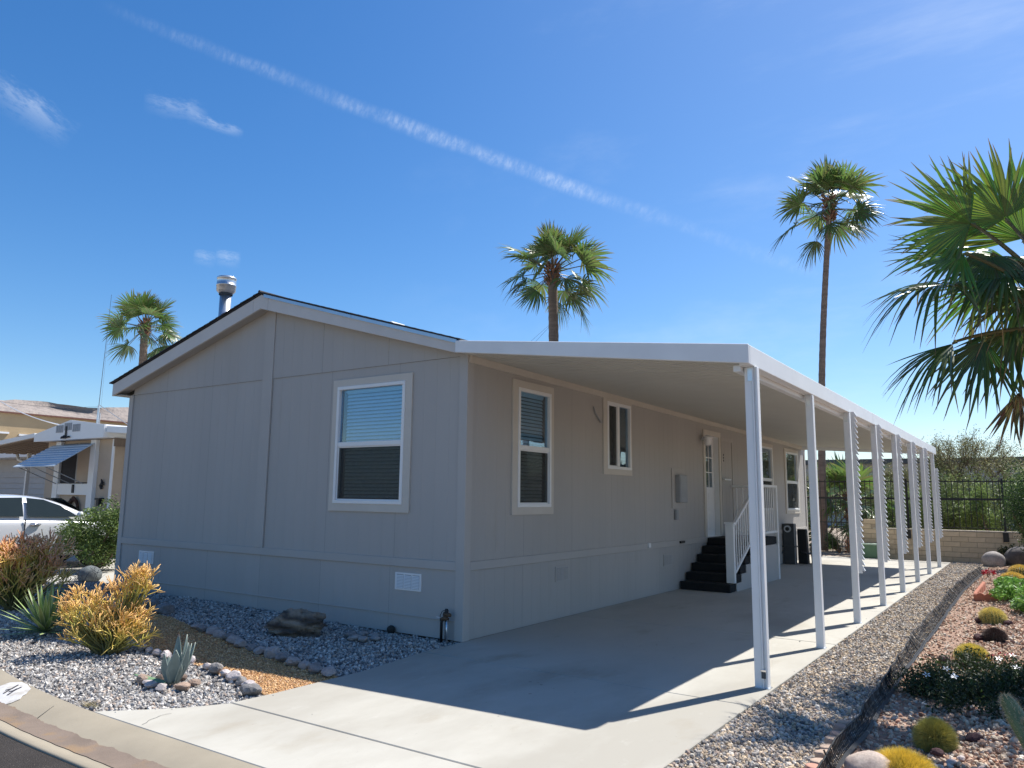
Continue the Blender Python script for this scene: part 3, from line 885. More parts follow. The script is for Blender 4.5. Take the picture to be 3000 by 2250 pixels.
def wbox(mb, axis, u0, u1, d0, d1, z0, z1):
    if axis == 'x': mb.box((u0, -d1, z0), (u1, -d0, z1))
    else: mb.box((d0, u0, z0), (d1, u1, z1))
    return mb


def window(W, blind=True, screen=True, name='window'):
    ax = W['axis']; t = W['trim']; gl = W['glass']
    mb = MB()
    hx = 0.045
    i0, i1, j0, j1 = gl[0] - hx, gl[1] + hx, gl[2] - hx, gl[3] + hx
    wbox(mb, ax, t[0], t[1], 0.001, 0.022, t[2], j0)
    wbox(mb, ax, t[0], t[1], 0.001, 0.022, j1, t[3])
    wbox(mb, ax, t[0], i0, 0.001, 0.022, j0, j1)
    wbox(mb, ax, i1, t[1], 0.001, 0.022, j0, j1)
    win = mb.build(name, M['trim_cream'], home)
    # vinyl frame
    mb = MB()
    for (a, b, c, d) in ((i0, i1, j0, gl[2]), (i0, i1, gl[3], j1), (i0, gl[0], gl[2], gl[3]), (gl[1], i1, gl[2], gl[3])):
        wbox(mb, ax, a, b, -0.05, 0.032, c, d)
    bevel(mb.build('frame', M['vinyl'], win), 0.004, 1)
    if 'rail' in W:
        r0, r1 = W['rail']
        mb = MB(); wbox(mb, ax, gl[0], gl[1], -0.045, 0.020, r0, r1); bevel(mb.build('meeting_rail', M['vinyl'], win), 0.004, 1)
        cells = [(gl[0], gl[1], r1, gl[3], -0.012, False), (gl[0], gl[1], gl[2], r0, -0.03, screen)]
    else:
        r0, r1 = W['mull']
        mb = MB(); wbox(mb, ax, r0, r1, -0.045, 0.020, gl[2], gl[3]); bevel(mb.build('mullion', M['vinyl'], win), 0.004, 1)
        cells = [(gl[0], r0, gl[2], gl[3], -0.03, screen), (r1, gl[1], gl[2], gl[3], -0.012, False)]
    for a, b, c, d, dep, sc_ in cells:
        mb = MB(); wbox(mb, ax, a, b, dep - 0.004, dep, c, d); mb.build('pane', M['glass_low' if sc_ else 'glass'], win)
        if sc_:
            mb = MB(); wbox(mb, ax, a + 0.012, b - 0.012, 0.001, 0.003, c + 0.012, d - 0.012); mb.build('insect_screen', M['screen'], win)
            mb = MB()
            for (p, q, r_, s_) in ((a, b, c, c + 0.014), (a, b, d - 0.014, d), (a, a + 0.014, c + .014, d - .014), (b - 0.014, b, c + .014, d - .014)):
                wbox(mb, ax, p, q, 0.0, 0.006, r_, s_)
            mb.build('screen_frame', M['vinyl'], win)
    # dark backing
    mb = MB(); wbox(mb, ax, gl[0] - 0.03, gl[1] + 0.03, -0.13, -0.125, gl[2] - 0.03, gl[3] + 0.03); mb.build('room_shade', M['dark'], win)
    if blind:
        z = gl[3] - 0.03
        proto = None
        while z > gl[2] + 0.02:
            if proto is None:
                mb = MB()
                w0, w1 = gl[0] + 0.045, gl[1] - 0.02
                # slat tilted nearly closed
                ds = [(-0.092, 0.019), (-0.082, 0.004), (-0.074, -0.017)]
                for (d_, zz) in ds:
                    for u_ in (w0, w1):
                        mb.v.append(wpt(ax, u_, d_, zz)); mb.c.append((1, 1, 1))
                mb.f += [(0, 1, 3, 2), (2, 3, 5, 4)]
                proto = mb.build('blind_slat', M['blind'], win)
                proto.location = (0, 0, z)
            else:
                c = proto.copy(); COL.objects.link(c); c.parent = win; c.location = (0, 0, z)
            z -= 0.0465
        mb = MB(); wbox(mb, ax, gl[0] + 0.03, gl[1] - 0.015, -0.10, -0.066, gl[3] - 0.03, gl[3] + 0.02); mb.build('blind_headrail', M['blind'], win)
    return win


window(W1); window(W2); window(W3, blind=False)
window(W4, blind=False); window(W5, blind=False)
# latches on the sills of the first window
# door in its recess
dm = MB()
wbox(dm, 'y', DOOR[0] + 0.006, DOOR[1] - 0.006, -0.12, -0.10, DOOR[2], 1.83)
wbox(dm, 'y', DOOR[0] + 0.006, 7.83, -0.12, -0.10, 1.83, 2.73); wbox(dm, 'y', 8.41, DOOR[1] - 0.006, -0.12, -0.10, 1.83, 2.73); wbox(dm, 'y', DOOR[0] + 0.006, DOOR[1] - 0.006, -0.12, -0.10, 2.73, DOOR[3] - 0.005)
door = dm.build('entry_door', M['vinyl'], home)
mb = MB(); wbox(mb, 'y', 7.83, 8.41, -0.115, -0.108, 1.83, 2.73); mb.build('pane', M['glass'], door)
mb = MB()
for y in (8.02, 8.21): wbox(mb, 'y', y - 0.01, y + 0.01, -0.107, -0.097, 1.83, 2.73)
for z in (2.13, 2.43): wbox(mb, 'y', 7.83, 8.41, -0.106, -0.098, z - 0.01, z + 0.01)
mb.build('muntin', M['vinyl'], door)
mb = MB()
for a, b in ((0.98, 1.30), (1.36, 1.72)):
    for y0, y1 in ((7.80, 8.08), (8.16, 8.44)): wbox(mb, 'y', y0, y1, -0.10, -0.094, a, b)
bevel(mb.build('door_panel', M['vinyl'], door), 0.004, 1)
mb = MB(); mb.tube([(-0.10, 7.79, 1.74), (-0.05, 7.79, 1.74)], 0.028, 12); mb.build('door_knob', mat('brass', (0.45, 0.33, 0.12), 0.3, metal=0.9), door, smooth=True)
mb = MB()
wbox(mb, 'y', 7.615, DOOR[0], 0.001, 0.024, 0.86, 2.965); wbox(mb, 'y', DOOR[1], 8.625, 0.001, 0.024, 0.86, 2.965); wbox(mb, 'y', DOOR[0], DOOR[1], 0.001, 0.024, DOOR[3], 2.965)
mb.build('door_trim', M['trim_cream'], home)
mb = MB()
wbox(mb, 'y', DOOR[0] - 0.002, DOOR[0] + 0.004, -0.12, 0.0, 0.86, 2.86); wbox(mb, 'y', DOOR[1] - 0.004, DOOR[1] + 0.002, -0.12, 0.0, 0.86, 2.86); wbox(mb, 'y', DOOR[0], DOOR[1], -0.12, 0.0, 2.856, 2.862)
wbox(mb, 'y', DOOR[0], DOOR[1], -0.12, 0.03, 0.84, 0.86)
mb.build('door_jamb', M['vinyl'], home)
# storm door leaf folded back against the wall right of the door
mb = MB()
for (a, b, c, d) in ((8.68, 8.74, 1.0, 2.88), (9.36, 9.42, 1.0, 2.88), (8.74, 9.36, 2.80, 2.88), (8.74, 9.36, 1.0, 1.1)):
    wbox(mb, 'y', a, b, 0.002, 0.014, c, d)
mb.build('screen_door_outline', M['trim_siding'], home)
mb = MB()
for z in (2.38, 2.44, 2.50): wbox(mb, 'y', 8.815, 8.845, 0.002, 0.01, z, z + 0.035)
mb.build('hinge', M['dark_metal'], home)
# breaker panel
mb = MB(); wbox(mb, 'y', 6.0, 6.61, 0.001, 0.02, 1.42, 2.135); mb.build('panel_board', M['trim_siding'], home)
mb = MB(); wbox(mb, 'y', 6.14, 6.50, 0.02, 0.11, 1.525, 2.02); pb_ = bevel(mb.build('breaker_panel', M['grey_metal'], home), 0.008, 1)
mb = MB(); wbox(mb, 'y', 6.16, 6.48, 0.11, 0.116, 1.55, 1.99); mb.build('panel_door', M['grey_metal'], pb_)
mb = MB(); wbox(mb, 'y', 6.10, 6.18, 0.001, 0.06, 1.22, 1.40); bevel(mb.build('outlet_box', M['grey_metal'], home), 0.01, 1)
mb = MB(); wbox(mb, 'y', 6.28, 6.48, 0.021, 0.05, 0.80, 0.84); mb.build('vent_slot', M['black'], home)
mb = MB(); wbox(mb, 'y', 4.90, 4.98, 0.021, 0.05, 0.79, 0.86); mb.build('hose_bib_plate', M['vinyl'], home)
# wall mark: curved scuff/hook left of the small window
mb = MB(); mb.tube([(0.015, 3.06, 2.94), (0.02, 3.10, 2.86), (0.03, 3.20, 2.77), (0.02, 3.30, 2.72)], 0.012, 6); mb.build('cable_stub', M['grey_metal'], home)
# porch light
mb = MB(); mb.tube([(0.02, 7.50, 2.75), (0.10, 7.50, 2.78), (0.15, 7.50, 2.78)], 0.02, 8)
mb.lathe([(0.0, 2.84), (0.10, 2.80), (0.11, 2.77), (0.07, 2.765)], 16, (0.15, 7.50, 0)); lamp = mb.build('porch_light', M['vinyl'], home, smooth=True)
mb = MB(); mb.lathe([(0.065, 2.765), (0.075, 2.66), (0.05, 2.63), (0.0, 2.625)], 16, (0.15, 7.50, 0)); mb.build('lamp_globe', M['vinyl'], lamp, smooth=True)


def vent(axis, u0, u1, z0, z1, m='alu'):
    mb = MB(); wbox(mb, axis, u0, u1, 0.001, 0.012, z0, z1)
    v = mb.build('skirt_vent', M[m], home)
    w = (u1 - u0 - 0.04) / 3
    for k in range(3):
        a = u0 + 0.02 + k * w + 0.008
        mb = MB(); wbox(mb, axis, a, a + w - 0.016, 0.0115, 0.0125, z0 + 0.02, z1 - 0.02); mb.build('vent_opening', M['grey_metal'], v)
        lv = MB()
        nz_ = 9
        for i in range(nz_):
            z = z0 + 0.024 + (z1 - z0 - 0.048) * i / nz_
            lv.add([wpt(axis, a, 0.013, z + 0.012), wpt(axis, a + w - 0.016, 0.013, z + 0.012), wpt(axis, a + w - 0.016, 0.019, z), wpt(axis, a, 0.019, z)], [(0, 1, 2, 3)])
        lv.build('vent_louver', M[m], v)
vent('x', -1.02, -0.61, 0.49, 0.69)
vent('x', -6.585, -6.17, 0.48, 0.67)
vent('y', 1.985, 2.34, 0.475, 0.675, 'siding')
vent('y', 5.59, 5.97, 0.44, 0.637, 'siding')

# ------------------------------------------------------------------ carport
car = thing('carport', 'white aluminium carport roof on eight posts along the driveway', 'carport', (0, 0, 0))
PX = 3.31
PY = [-0.039, 2.143, 4.243, 6.336, 8.462, 10.568, 12.625, 14.785]
FX = 3.345
CY1 = 15.42
# fascia beams, butted at the corner
mb = MB(); mb.hexa([(0.0, -0.245, 3.222), (FX, -0.245, 2.794), (FX, -0.203, 2.794), (0.0, -0.203, 3.222), (0.0, -0.245, 3.362), (FX, -0.245, 2.972), (FX, -0.203, 2.972), (0.0, -0.203, 3.362)])
bevel(mb.build('fascia_beam', M['alu'], car), 0.006, 1)
for y0, y1 in ((-0.203, 6.1), (6.103, 12.2), (12.203, CY1)):
    mb = MB(); mb.box((FX - 0.10, y0, 2.79), (FX, y1, 2.970)); bevel(mb.build('gutter_beam', M['alu'], car), 0.006, 1)
mb = MB(); mb.hexa([(0.0, CY1 - 0.04, 3.00), (FX - 0.101, CY1 - 0.04, 2.80), (FX - 0.101, CY1, 2.80), (0.0, CY1, 3.00), (0.0, CY1 - 0.04, 3.17), (FX - 0.101, CY1 - 0.04, 2.96), (FX - 0.101, CY1, 2.96), (0.0, CY1, 3.17)])
mb.build('fascia_beam', M['alu'], car)
mb = MB(); mb.box((FX - 0.17, -0.15, 2.745), (FX - 0.105, CY1 - 0.05, 2.80)); mb.build('header_beam', M['alu'], car)
# ribbed pans, wall to gutter
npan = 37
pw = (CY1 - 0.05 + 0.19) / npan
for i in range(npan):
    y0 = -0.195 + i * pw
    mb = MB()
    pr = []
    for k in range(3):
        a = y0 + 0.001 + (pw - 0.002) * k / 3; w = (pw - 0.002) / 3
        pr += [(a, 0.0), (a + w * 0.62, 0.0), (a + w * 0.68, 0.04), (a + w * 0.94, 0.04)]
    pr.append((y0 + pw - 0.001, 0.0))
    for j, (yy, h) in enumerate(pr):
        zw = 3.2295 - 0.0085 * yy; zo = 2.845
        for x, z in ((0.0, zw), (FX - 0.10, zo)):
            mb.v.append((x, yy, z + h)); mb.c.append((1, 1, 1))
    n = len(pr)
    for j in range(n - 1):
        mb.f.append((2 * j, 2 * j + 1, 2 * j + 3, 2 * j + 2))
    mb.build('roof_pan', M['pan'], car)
# added lid so no sun leaks between the pans
mb = MB(); mb.hexa([(0.0, -0.20, 3.278), (FX - 0.1, -0.20, 2.89), (FX - 0.1, CY1 - .05, 2.89), (0.0, CY1 - .05, 3.148), (0.0, -0.20, 3.288), (FX - 0.1, -0.20, 2.90), (FX - 0.1, CY1 - .05, 2.90), (0.0, CY1 - .05, 3.158)])
mb.build('sun_lid', M['alu'], car)


def post(y, fluted=False):
    mb = MB()
    if not fluted:
        mb.box((PX - 0.046, y - 0.044, 0.0), (PX + 0.034, y + 0.044, 2.790))
        p = bevel(mb.build('post', M['alu'], car), 0.006, 1)
    else:
        mb.box((PX - 0.062, y - 0.03, 0.0), (PX + 0.004, y + 0.05, 2.790))
        p = bevel(mb.build('post', M['alu'], car), 0.004, 1)
        for k, (xx, rr) in enumerate(((PX + 0.014, 0.010), (PX + 0.030, 0.008), (PX + 0.046, 0.010))):
            mb = MB(); mb.box((xx - rr + 0.001, y - 0.028 - (0.010 if k % 2 == 0 else 0), 0.0), (xx + rr - 0.002, y + 0.04, 2.790))
            bevel(mb.build('flute', M['alu'], p), 0.006, 2)
        mb = MB(); mb.box((PX + 0.002, y - 0.044, 0.085), (PX + 0.036, y - 0.039, 0.14)); mb.build('socket_plate', M['dark_metal'], p)
        mb = MB(); mb.box((PX - 0.004, y - 0.043, 0.14), (PX + 0.042, y - 0.039, 0.155)); mb.build('socket_plate', M['chrome'], p)
    for s_ in (-1, 1):
        mb = MB(); mb.box((PX - 0.03, y + s_ * 0.0465 - 0.0015 + 0.006 * fluted, 2.66), (PX + 0.012, y + s_ * 0.0465 + 0.0015 + 0.006 * fluted, 2.788)); mb.build('bracket', M['galv'], p)
    mb = MB(); mb.box((PX - 0.058, y - 0.055, 0.001), (PX + 0.046 + (0.02 if fluted else 0), y + 0.056, 0.006)); mb.build('base_plate', M['galv'], p)
    return p


def scallops(y, ztop, zbot, first):
    mb = MB(); mb.box((PX + 0.046, y - 0.014, zbot), (PX + 0.0875, y + 0.014, ztop)); s = mb.build('scalloped_trim', M['alu'], car)
    n = int((ztop - zbot) / 0.0735)
    pr = first
    for k in range(n):
        z = ztop - 0.03 - k * (ztop - zbot - 0.03) / n
        if pr is None:
            mb = MB()
            # saw tooth scale that droops outward from the strip
            mb.prism([(PX + 0.087, -0.018, 0.034), (PX + 0.087, -0.018, -0.030), (PX + 0.118, -0.018, -0.046), (PX + 0.126, -0.018, -0.036)], (0, 0.036, 0))
            pr = mb.build('scallop', M['alu'], s, fix=True); pr.location = (0, y, z)
        else:
            c = pr.copy(); COL.objects.link(c); c.parent = s; c.location = (0, y, z)
    return pr
vary(M['block'], 0.09)
sp = None
for i, y in enumerate(PY):
    post(y, i == 0)
    if i >= 2:
        sp = scallops(y - 0.005, 2.80 if i < 7 else 2.42, 0.62 + 0.012 * i, sp)

# ------------------------------------------------------------------ entry stairs
stair = thing('entry_stairs', 'black carpeted entry steps with a white railing leading up to the door', 'stairs', (0, 0, 0))
SX = 0.93
sy = [6.26, 6.545, 6.83, 7.115, 7.40, 7.69]
for i, y in enumerate(sy):
    z = 0.142 * (i + 1)
    y1 = sy[i + 1] + 0.02 if i < 5 else 9.30
    mb = MB(); mb.box((0.025, y, z - 0.142 + 0.001), (SX, y1, z)); o = mb.build('step' if i < 5 else 'landing', M['carpet'], stair); bevel(o, 0.012, 2)
# side skirt panel below the steps
mb = MB()
poly = []
for i, y in enumerate(sy[1:]):
    z = 0.142 * (i + 1)
    poly += [(SX + 0.002, y + 0.02, z - 0.142 if i == 0 else z - 0.142), (SX + 0.002, y + 0.02, z - 0.005)]
poly += [(SX + 0.002, 9.29, 0.142 * 5 - 0.005), (SX + 0.002, 9.29, 0.0)]
mb.prism(poly, (0.012, 0, 0)); mb.build('side_panel', M['siding'], stair, fix=True)
mb = MB(); mb.box((0.03, 9.29, 0.0), (SX + 0.014, 9.31, 0.70)); mb.build('side_panel', M['siding'], stair)
# railing
def rail_part(name, fn):
    mb = MB(); fn(mb); return bevel(mb.build(name, M['vinyl'], stair), 0.006, 1)
rx_ = 0.93
rail_part('newel_post', lambda m: m.box((rx_ - 0.13, 6.46, 0.145), (rx_ + 0.02, 6.54, 1.16)))
rail_part('newel_cap', lambda m: m.box((rx_ - 0.145, 6.445, 1.16), (rx_ + 0.035, 6.555, 1.195)))
rail_part('newel_post', lambda m: m.box((rx_ - 0.03, 7.70, 0.855), (rx_ + 0.03, 7.77, 1.84)))
rail_part('newel_post', lambda m: m.box((rx_ - 0.035, 9.21, 0.0), (rx_ + 0.035, 9.28, 1.84)))
rail_part('top_rail', lambda m: m.beam((rx_, 6.54, 1.15), (rx_, 7.71, 1.75), 0.06, 0.05))
rail_part('top_rail', lambda m: m.beam((rx_, 7.70, 1.865), (rx_, 9.28, 1.865), 0.07, 0.05))
rail_part('bottom_rail', lambda m: m.beam((rx_, 6.54, 0.33), (rx_, 7.71, 0.93), 0.05, 0.05))
rail_part('bottom_rail', lambda m: m.beam((rx_, 7.77, 0.95), (rx_, 9.21, 0.95), 0.05, 0.04))
rail_part('top_rail', lambda m: m.beam((0.03, 9.245, 1.865), (rx_ - 0.035, 9.245, 1.865), 0.06, 0.05))
rail_part('bottom_rail', lambda m: m.beam((0.03, 9.245, 0.95), (rx_ - 0.035, 9.245, 0.95), 0.05, 0.04))
for y in np.arange(6.66, 7.68, 0.125):
    za = 0.33 + (y - 6.54) * 0.513; zb = 1.15 + (y - 6.54) * 0.513
    rail_part('baluster', lambda m: m.box((rx_ - 0.012, y - 0.012, za), (rx_ + 0.012, y + 0.012, zb)))
for y in np.arange(7.90, 9.2, 0.13):
    rail_part('baluster', lambda m: m.box((rx_ - 0.012, y - 0.012, 0.95), (rx_ + 0.012, y + 0.012, 1.85)))
for x in np.arange(0.12, 0.9, 0.13):
    rail_part('baluster', lambda m: m.box((x - 0.012, 9.233, 0.95), (x + 0.012, 9.257, 1.85)))
rail_part('wall_handrail', lambda m: m.beam((0.06, 8.66, 2.0), (0.06, 9.05, 2.0), 0.05, 0.035))

# ------------------------------------------------------------------ utility pedestals beyond the stairs
ped = thing('meter_pedestal', 'dark grey electric meter pedestal with a round dial beside the far wall corner', 'utility box', (0.17, 13.2, 0))
mb = MB(); mb.box((-0.15, -0.10, 0.0), (0.13, 0.12, 1.0)); bevel(mb.build('housing', M['dark_metal'], ped), 0.012, 1)
mb = MB(); mb.box((-0.17, -0.14, 0.42), (0.16, 0.14, 0.45)); mb.build('shelf', M['dark_metal'], ped)
mb = MB(); mb.tube([(-0.02, -0.10, 0.87), (-0.02, -0.15, 0.87)], 0.085, 20); d_ = mb.build('meter_dial', M['galv'], ped, smooth=False)
mb = MB(); mb.tube([(-0.02, -0.15, 0.87), (-0.02, -0.155, 0.87)], 0.05, 16); mb.build('dial_face', M['black'], d_)
mb = MB(); mb.box((0.135, -0.13, 0.0), (0.155, -0.11, 1.0)); mb.build('conduit', M['grey_metal'], ped)
mb = MB(); mb.tube([(-0.12, -0.12, 0.35), (-0.2, -0.18, 0.22), (-0.35, -0.25, 0.15), (-0.45, -0.35, 0.12)], 0.02, 6); mb.build('hose', M['dark_metal'], ped, smooth=True)
ped2 = thing('utility_pedestal', 'leaning black utility cover standing behind the meter pedestal', 'utility box', (0.40, 13.50, 0))
mb = MB(); mb.hexa([(-0.10, -0.10, 0), (0.14, -0.10, 0), (0.14, 0.10, 0), (-0.10, 0.10, 0), (-0.12, -0.02, 0.86), (0.10, -0.02, 0.86), (0.10, 0.12, 0.86), (-0.12, 0.12, 0.86)])
bevel(mb.build('cover', M['black'], ped2), 0.012, 1)
mb = MB(); mb.tube([(-0.02, -0.10, 0.30), (0.16, -0.16, 0.27), (0.30, -0.02, 0.25), (0.40, 0.2, 0.2)], 0.022, 6); mb.build('hose', M['dark_metal'], ped2, smooth=True)
bin_ = MB(); bin_.lathe([(0.10, 0.0), (0.12, 0.42), (0.14, 0.43), (0.14, 0.46), (0.11, 0.46), (0.09, 0.05)], 14, (0.62, 13.85, 0))
tag(bin_.build('plastic_bucket', M['black'], smooth=False), 'black bucket beside the utility boxes at the far wall corner', 'bucket')
sl_ = MB(); sl_.box((-0.15, 12.85, 0.0), (0.62, 13.75, 0.012)); 
# debris of bark under the boxes
V0 = rng.uniform((0.02, 12.75, 0.004), (0.85, 13.7, 0.008), (260, 3)); a_ = rng.uniform(0, 6.28, 260); l_ = rng.uniform(0.012, 0.035, 260)
dv = np.stack([np.cos(a_) * l_, np.sin(a_) * l_, 0.006 * rng.random(260)], 1); nv_ = np.stack([-np.sin(a_) * 0.008, np.cos(a_) * 0.008, 0 * a_], 1)
Vd = np.stack([V0 - dv, V0 + nv_, V0 + dv, V0 - nv_], 1).reshape(-1, 3)
tag(np_object('leaf_litter', Vd, np.arange(len(Vd)).reshape(-1, 4), M['bark']), 'brown leaf litter under the utility boxes', kind='stuff')

# water riser at the house corner
rs = thing('water_riser', 'weathered pipe riser with valve and regulator at the house corner', 'pipe', (-0.17, -0.09, 0))
mb = MB(); mb.tube([(-0.055, 0, -0.02), (-0.055, 0, 0.20), (-0.05, 0, 0.24)], 0.016, 8); mb.build('black_pipe', M['black'], rs, smooth=True)
mb = MB(); mb.tube([(0.02, 0, -0.02), (0.02, 0, 0.24)], 0.012, 8); mb.build('grey_pipe', M['galv'], rs, smooth=True)
mb = MB(); mb.tube([(0.0, 0.01, -0.02), (0.0, 0.01, 0.22)], 0.010, 8); mb.build('black_pipe', M['black'], rs, smooth=True)
mb = MB(); mb.tube([(-0.045, 0, 0.23), (0.0, 0, 0.25), (0.03, 0, 0.23)], [0.024, 0.03, 0.026], 10); mb.tube([(-0.02, 0, 0.29), (0.07, 0, 0.285)], [0.026, 0.02], 10); mb.build('regulator', mat('rusty_brass', (0.12, 0.075, 0.045), 0.7, 0.3, 20, metal=0.4), rs, smooth=True)
mb = MB(); mb.lathe([(0.02, 0.30), (0.024, 0.33), (0.015, 0.35), (0.0, 0.352)], 12, (0.015, 0, 0)); mb.build('valve_cap', M['black'], rs, smooth=True)
mb = MB(); mb.tube([(0.01, -0.005, 0.34), (-0.04, -0.01, 0.32), (-0.068, -0.01, 0.27), (-0.07, -0.005, 0.21)], 0.004, 6); mb.build('cable', M['black'], rs, smooth=True)
mb = MB(); mb.tube([(-0.05, 0, 0.245), (-0.12, -0.01, 0.252)], 0.004, 6); mb.build('handle', M['vinyl'], rs)


# ------------------------------------------------------------------ rocks
def rock_mesh(name, seed, squash=(1, 1, 0.7), sub=3, rough=0.28, ridge=0.0, cols=((0.55, 0.52, 0.47), (0.42, 0.38, 0.33)), facet=0.0, layers=0):
    import bmesh
    bm = bmesh.new(); bmesh.ops.create_icosphere(bm, subdivisions=sub, radius=1)
    o3 = Vector((seed * 3.1, seed * 1.7, seed * 0.9))
    cs = []
    for v in bm.verts:
        p = v.co.copy()
        d = 1 + rough * mnoise.noise(p * 1.2 + o3) + rough * 0.5 * mnoise.noise(p * 2.7 + o3) + rough * 0.22 * mnoise.noise(p * 6 + o3)
        if ridge:
            q = Vector((p.x * 1.3, p.y * 1.3, p.z * 5.5 + p.x * 1.6)) + o3
            d += ridge * (abs(mnoise.noise(q)) - 0.25) + ridge * 0.5 * (abs(mnoise.noise(q * 2.3)) - 0.2) + ridge * 0.3 * mnoise.noise(p * 9 + o3)
        if facet:
            for k in range(7):
                r_ = random.Random(seed * 50 + k)
                nrm = Vector((r_.uniform(-1, 1), r_.uniform(-1, 1), r_.uniform(-1, 1))).normalized()
                lim = r_.uniform(0.62, 0.9)
                t = p.normalized().dot(nrm) * d
                if t > lim: d *= 1 - (1 - lim / t) * facet
        v.co = Vector((p.x * d * squash[0], p.y * d * squash[1], p.z * d * squash[2]))
        f = min(1, max(0, 0.5 + 0.9 * mnoise.noise(p * 2.2 + o3 * 2)))
        if layers:
            f = 0.5 + 0.5 * math.sin((v.co.z * 1.0 + 0.25 * v.co.x + 0.15 * mnoise.noise(p * 2 + o3)) * layers)
        cs.append([cols[0][i] * f + cols[1][i] * (1 - f) for i in range(3)])
    me = bpy.data.meshes.new(name); bm.to_mesh(me); bm.free()
    a = me.color_attributes.new('Col', 'FLOAT_COLOR', 'POINT')
    arr = np.ones((len(me.vertices), 4), np.float32); arr[:, :3] = np.array(cs)
    a.data.foreach_set('color', arr.ravel())
    me.polygons.foreach_set('use_smooth', [facet < 0.5] * len(me.polygons))
    me.materials.append(M['rock'])
    return me


def rock(name, x, y, r, label, cat='rock', seed=1, squash=(1, 1, 0.7), rz=0, group=None, z=None, **k):
    me = rock_mesh(name, seed, squash, **k)
    o = bpy.data.objects.new(name, me); COL.objects.link(o)
    zb = (bed_z(x, y) if x < 0.3 else 0.0) if z is None else z
    o.location = (x, y, float(zb) + r * squash[2] * 0.55)
    o.scale = (r, r, r); o.rotation_euler = (0, 0, rz)
    return tag(o, label, cat, group)


def along(poly, n):
    P = np.array(poly); d = np.r_[0, np.cumsum(np.linalg.norm(np.diff(P, axis=0), axis=1))]
    t = np.linspace(0, d[-1], n)
    return np.stack([np.interp(t, d, P[:, 0]), np.interp(t, d, P[:, 1])], 1)
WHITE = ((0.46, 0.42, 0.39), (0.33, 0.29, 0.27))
GREYR = ((0.30, 0.285, 0.275), (0.19, 0.18, 0.175))
up = along([(0.05, -1.98), (-0.32, -1.88), (-0.79, -1.83), (-1.47, -1.69), (-2.21, -1.52), (-2.86, -1.40)], 15)
pal_u = [0, 1, 0, 0, 1, 0, 0, 1, 0, 0, 1, 0, 0, 1, 0]
for i, (x, y) in enumerate(up):
    r = random.uniform(0.060, 0.095)
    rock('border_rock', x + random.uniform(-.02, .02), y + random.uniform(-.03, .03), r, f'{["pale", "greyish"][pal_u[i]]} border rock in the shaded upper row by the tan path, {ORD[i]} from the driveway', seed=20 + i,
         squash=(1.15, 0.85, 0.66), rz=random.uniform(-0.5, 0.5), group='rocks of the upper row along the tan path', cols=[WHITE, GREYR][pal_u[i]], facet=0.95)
low = along([(-0.14, -2.68), (-0.55, -2.55), (-0.76, -2.51), (-1.05, -2.45)], 6)
low2 = along([(-1.40, -2.40), (-1.81, -2.42), (-2.31, -2.36)], 6)
for i, (x, y) in enumerate(list(low) + list(low2)):
    r = [0.060, 0.055, 0.068, 0.05, 0.072, 0.05, 0.05, 0.062, 0.058, 0.05, 0.045, 0.05][i]
    dk = i in (1, 4)
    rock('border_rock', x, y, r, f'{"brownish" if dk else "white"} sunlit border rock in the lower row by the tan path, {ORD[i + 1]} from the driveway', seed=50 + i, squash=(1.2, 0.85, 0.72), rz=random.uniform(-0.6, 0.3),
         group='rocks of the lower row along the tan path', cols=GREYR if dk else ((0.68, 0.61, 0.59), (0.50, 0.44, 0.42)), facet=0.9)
rock('border_rock', 0.02, -2.77, 0.085, 'dark grey angular rock at the driveway end of the lower row', seed=71, squash=(1.1, 0.75, 0.62), rz=0.5, cols=((0.26, 0.25, 0.25), (0.15, 0.145, 0.14)), facet=0.9, group='rocks of the lower row along the tan path')
rock('boulder', -1.76, -0.86, 0.30, 'large striped brown boulder in the shade before the gable wall', 'boulder', seed=5, squash=(1.05, 0.62, 0.62), rz=0.55, sub=5, rough=0.34, cols=((0.30, 0.24, 0.18), (0.08, 0.065, 0.055)), facet=0.3, layers=13, ridge=0.30)
rock('round_stone', -8.85, 0.40, 0.20, 'dark round stone on the path left of the house', 'stone', seed=6, squash=(1, 1, 0.9), sub=3, rough=0.10, cols=((0.17, 0.19, 0.19), (0.10, 0.11, 0.115)), z=-0.0)
ring = [(-1.03, -3.07, 0.085, 0), (-0.93, -2.96, 0.09, 1), (-0.93, -3.10, 0.06, 2), (-0.82, -3.13, 0.07, 2), (-0.68, -3.13, 0.075, 2), (-0.55, -3.02, 0.085, 0), (-0.60, -2.88, 0.07, 0), (-0.86, -2.83, 0.06, 1)]
rl = ['tan rock left of the blue agave at the edge of its stone ring', 'brown rock behind the left side of the blue agave', 'small white rock front left in the ring around the blue agave', 'white flat rock directly in front of the blue agave', 'white rock in front right of the blue agave', 'pinkish rock right of the blue agave', 'small tan rock behind the right side of the blue agave', 'small brown rock behind the blue agave']
for i, (x, y, r, c) in enumerate(ring):
    rock('ring_rock', x, y, r * 0.74, rl[i], seed=90 + i, squash=(1.15, 0.9, 0.6), rz=i * 0.7, cols=[((0.42, 0.31, 0.24), (0.31, 0.22, 0.17)), ((0.24, 0.17, 0.135), (0.16, 0.12, 0.1)), ((0.55, 0.5, 0.48), (0.41, 0.36, 0.34))][c], facet=0.9, group='rocks around the blue agave')
shade = [(-1.19, -0.54, .07), (-1.02, -0.63, .065), (-0.90, -0.62, .06), (-0.84, -0.5, .055), (-0.97, -0.38, .05), (-1.13, -0.40, .06), (-2.05, -0.55, .06)]
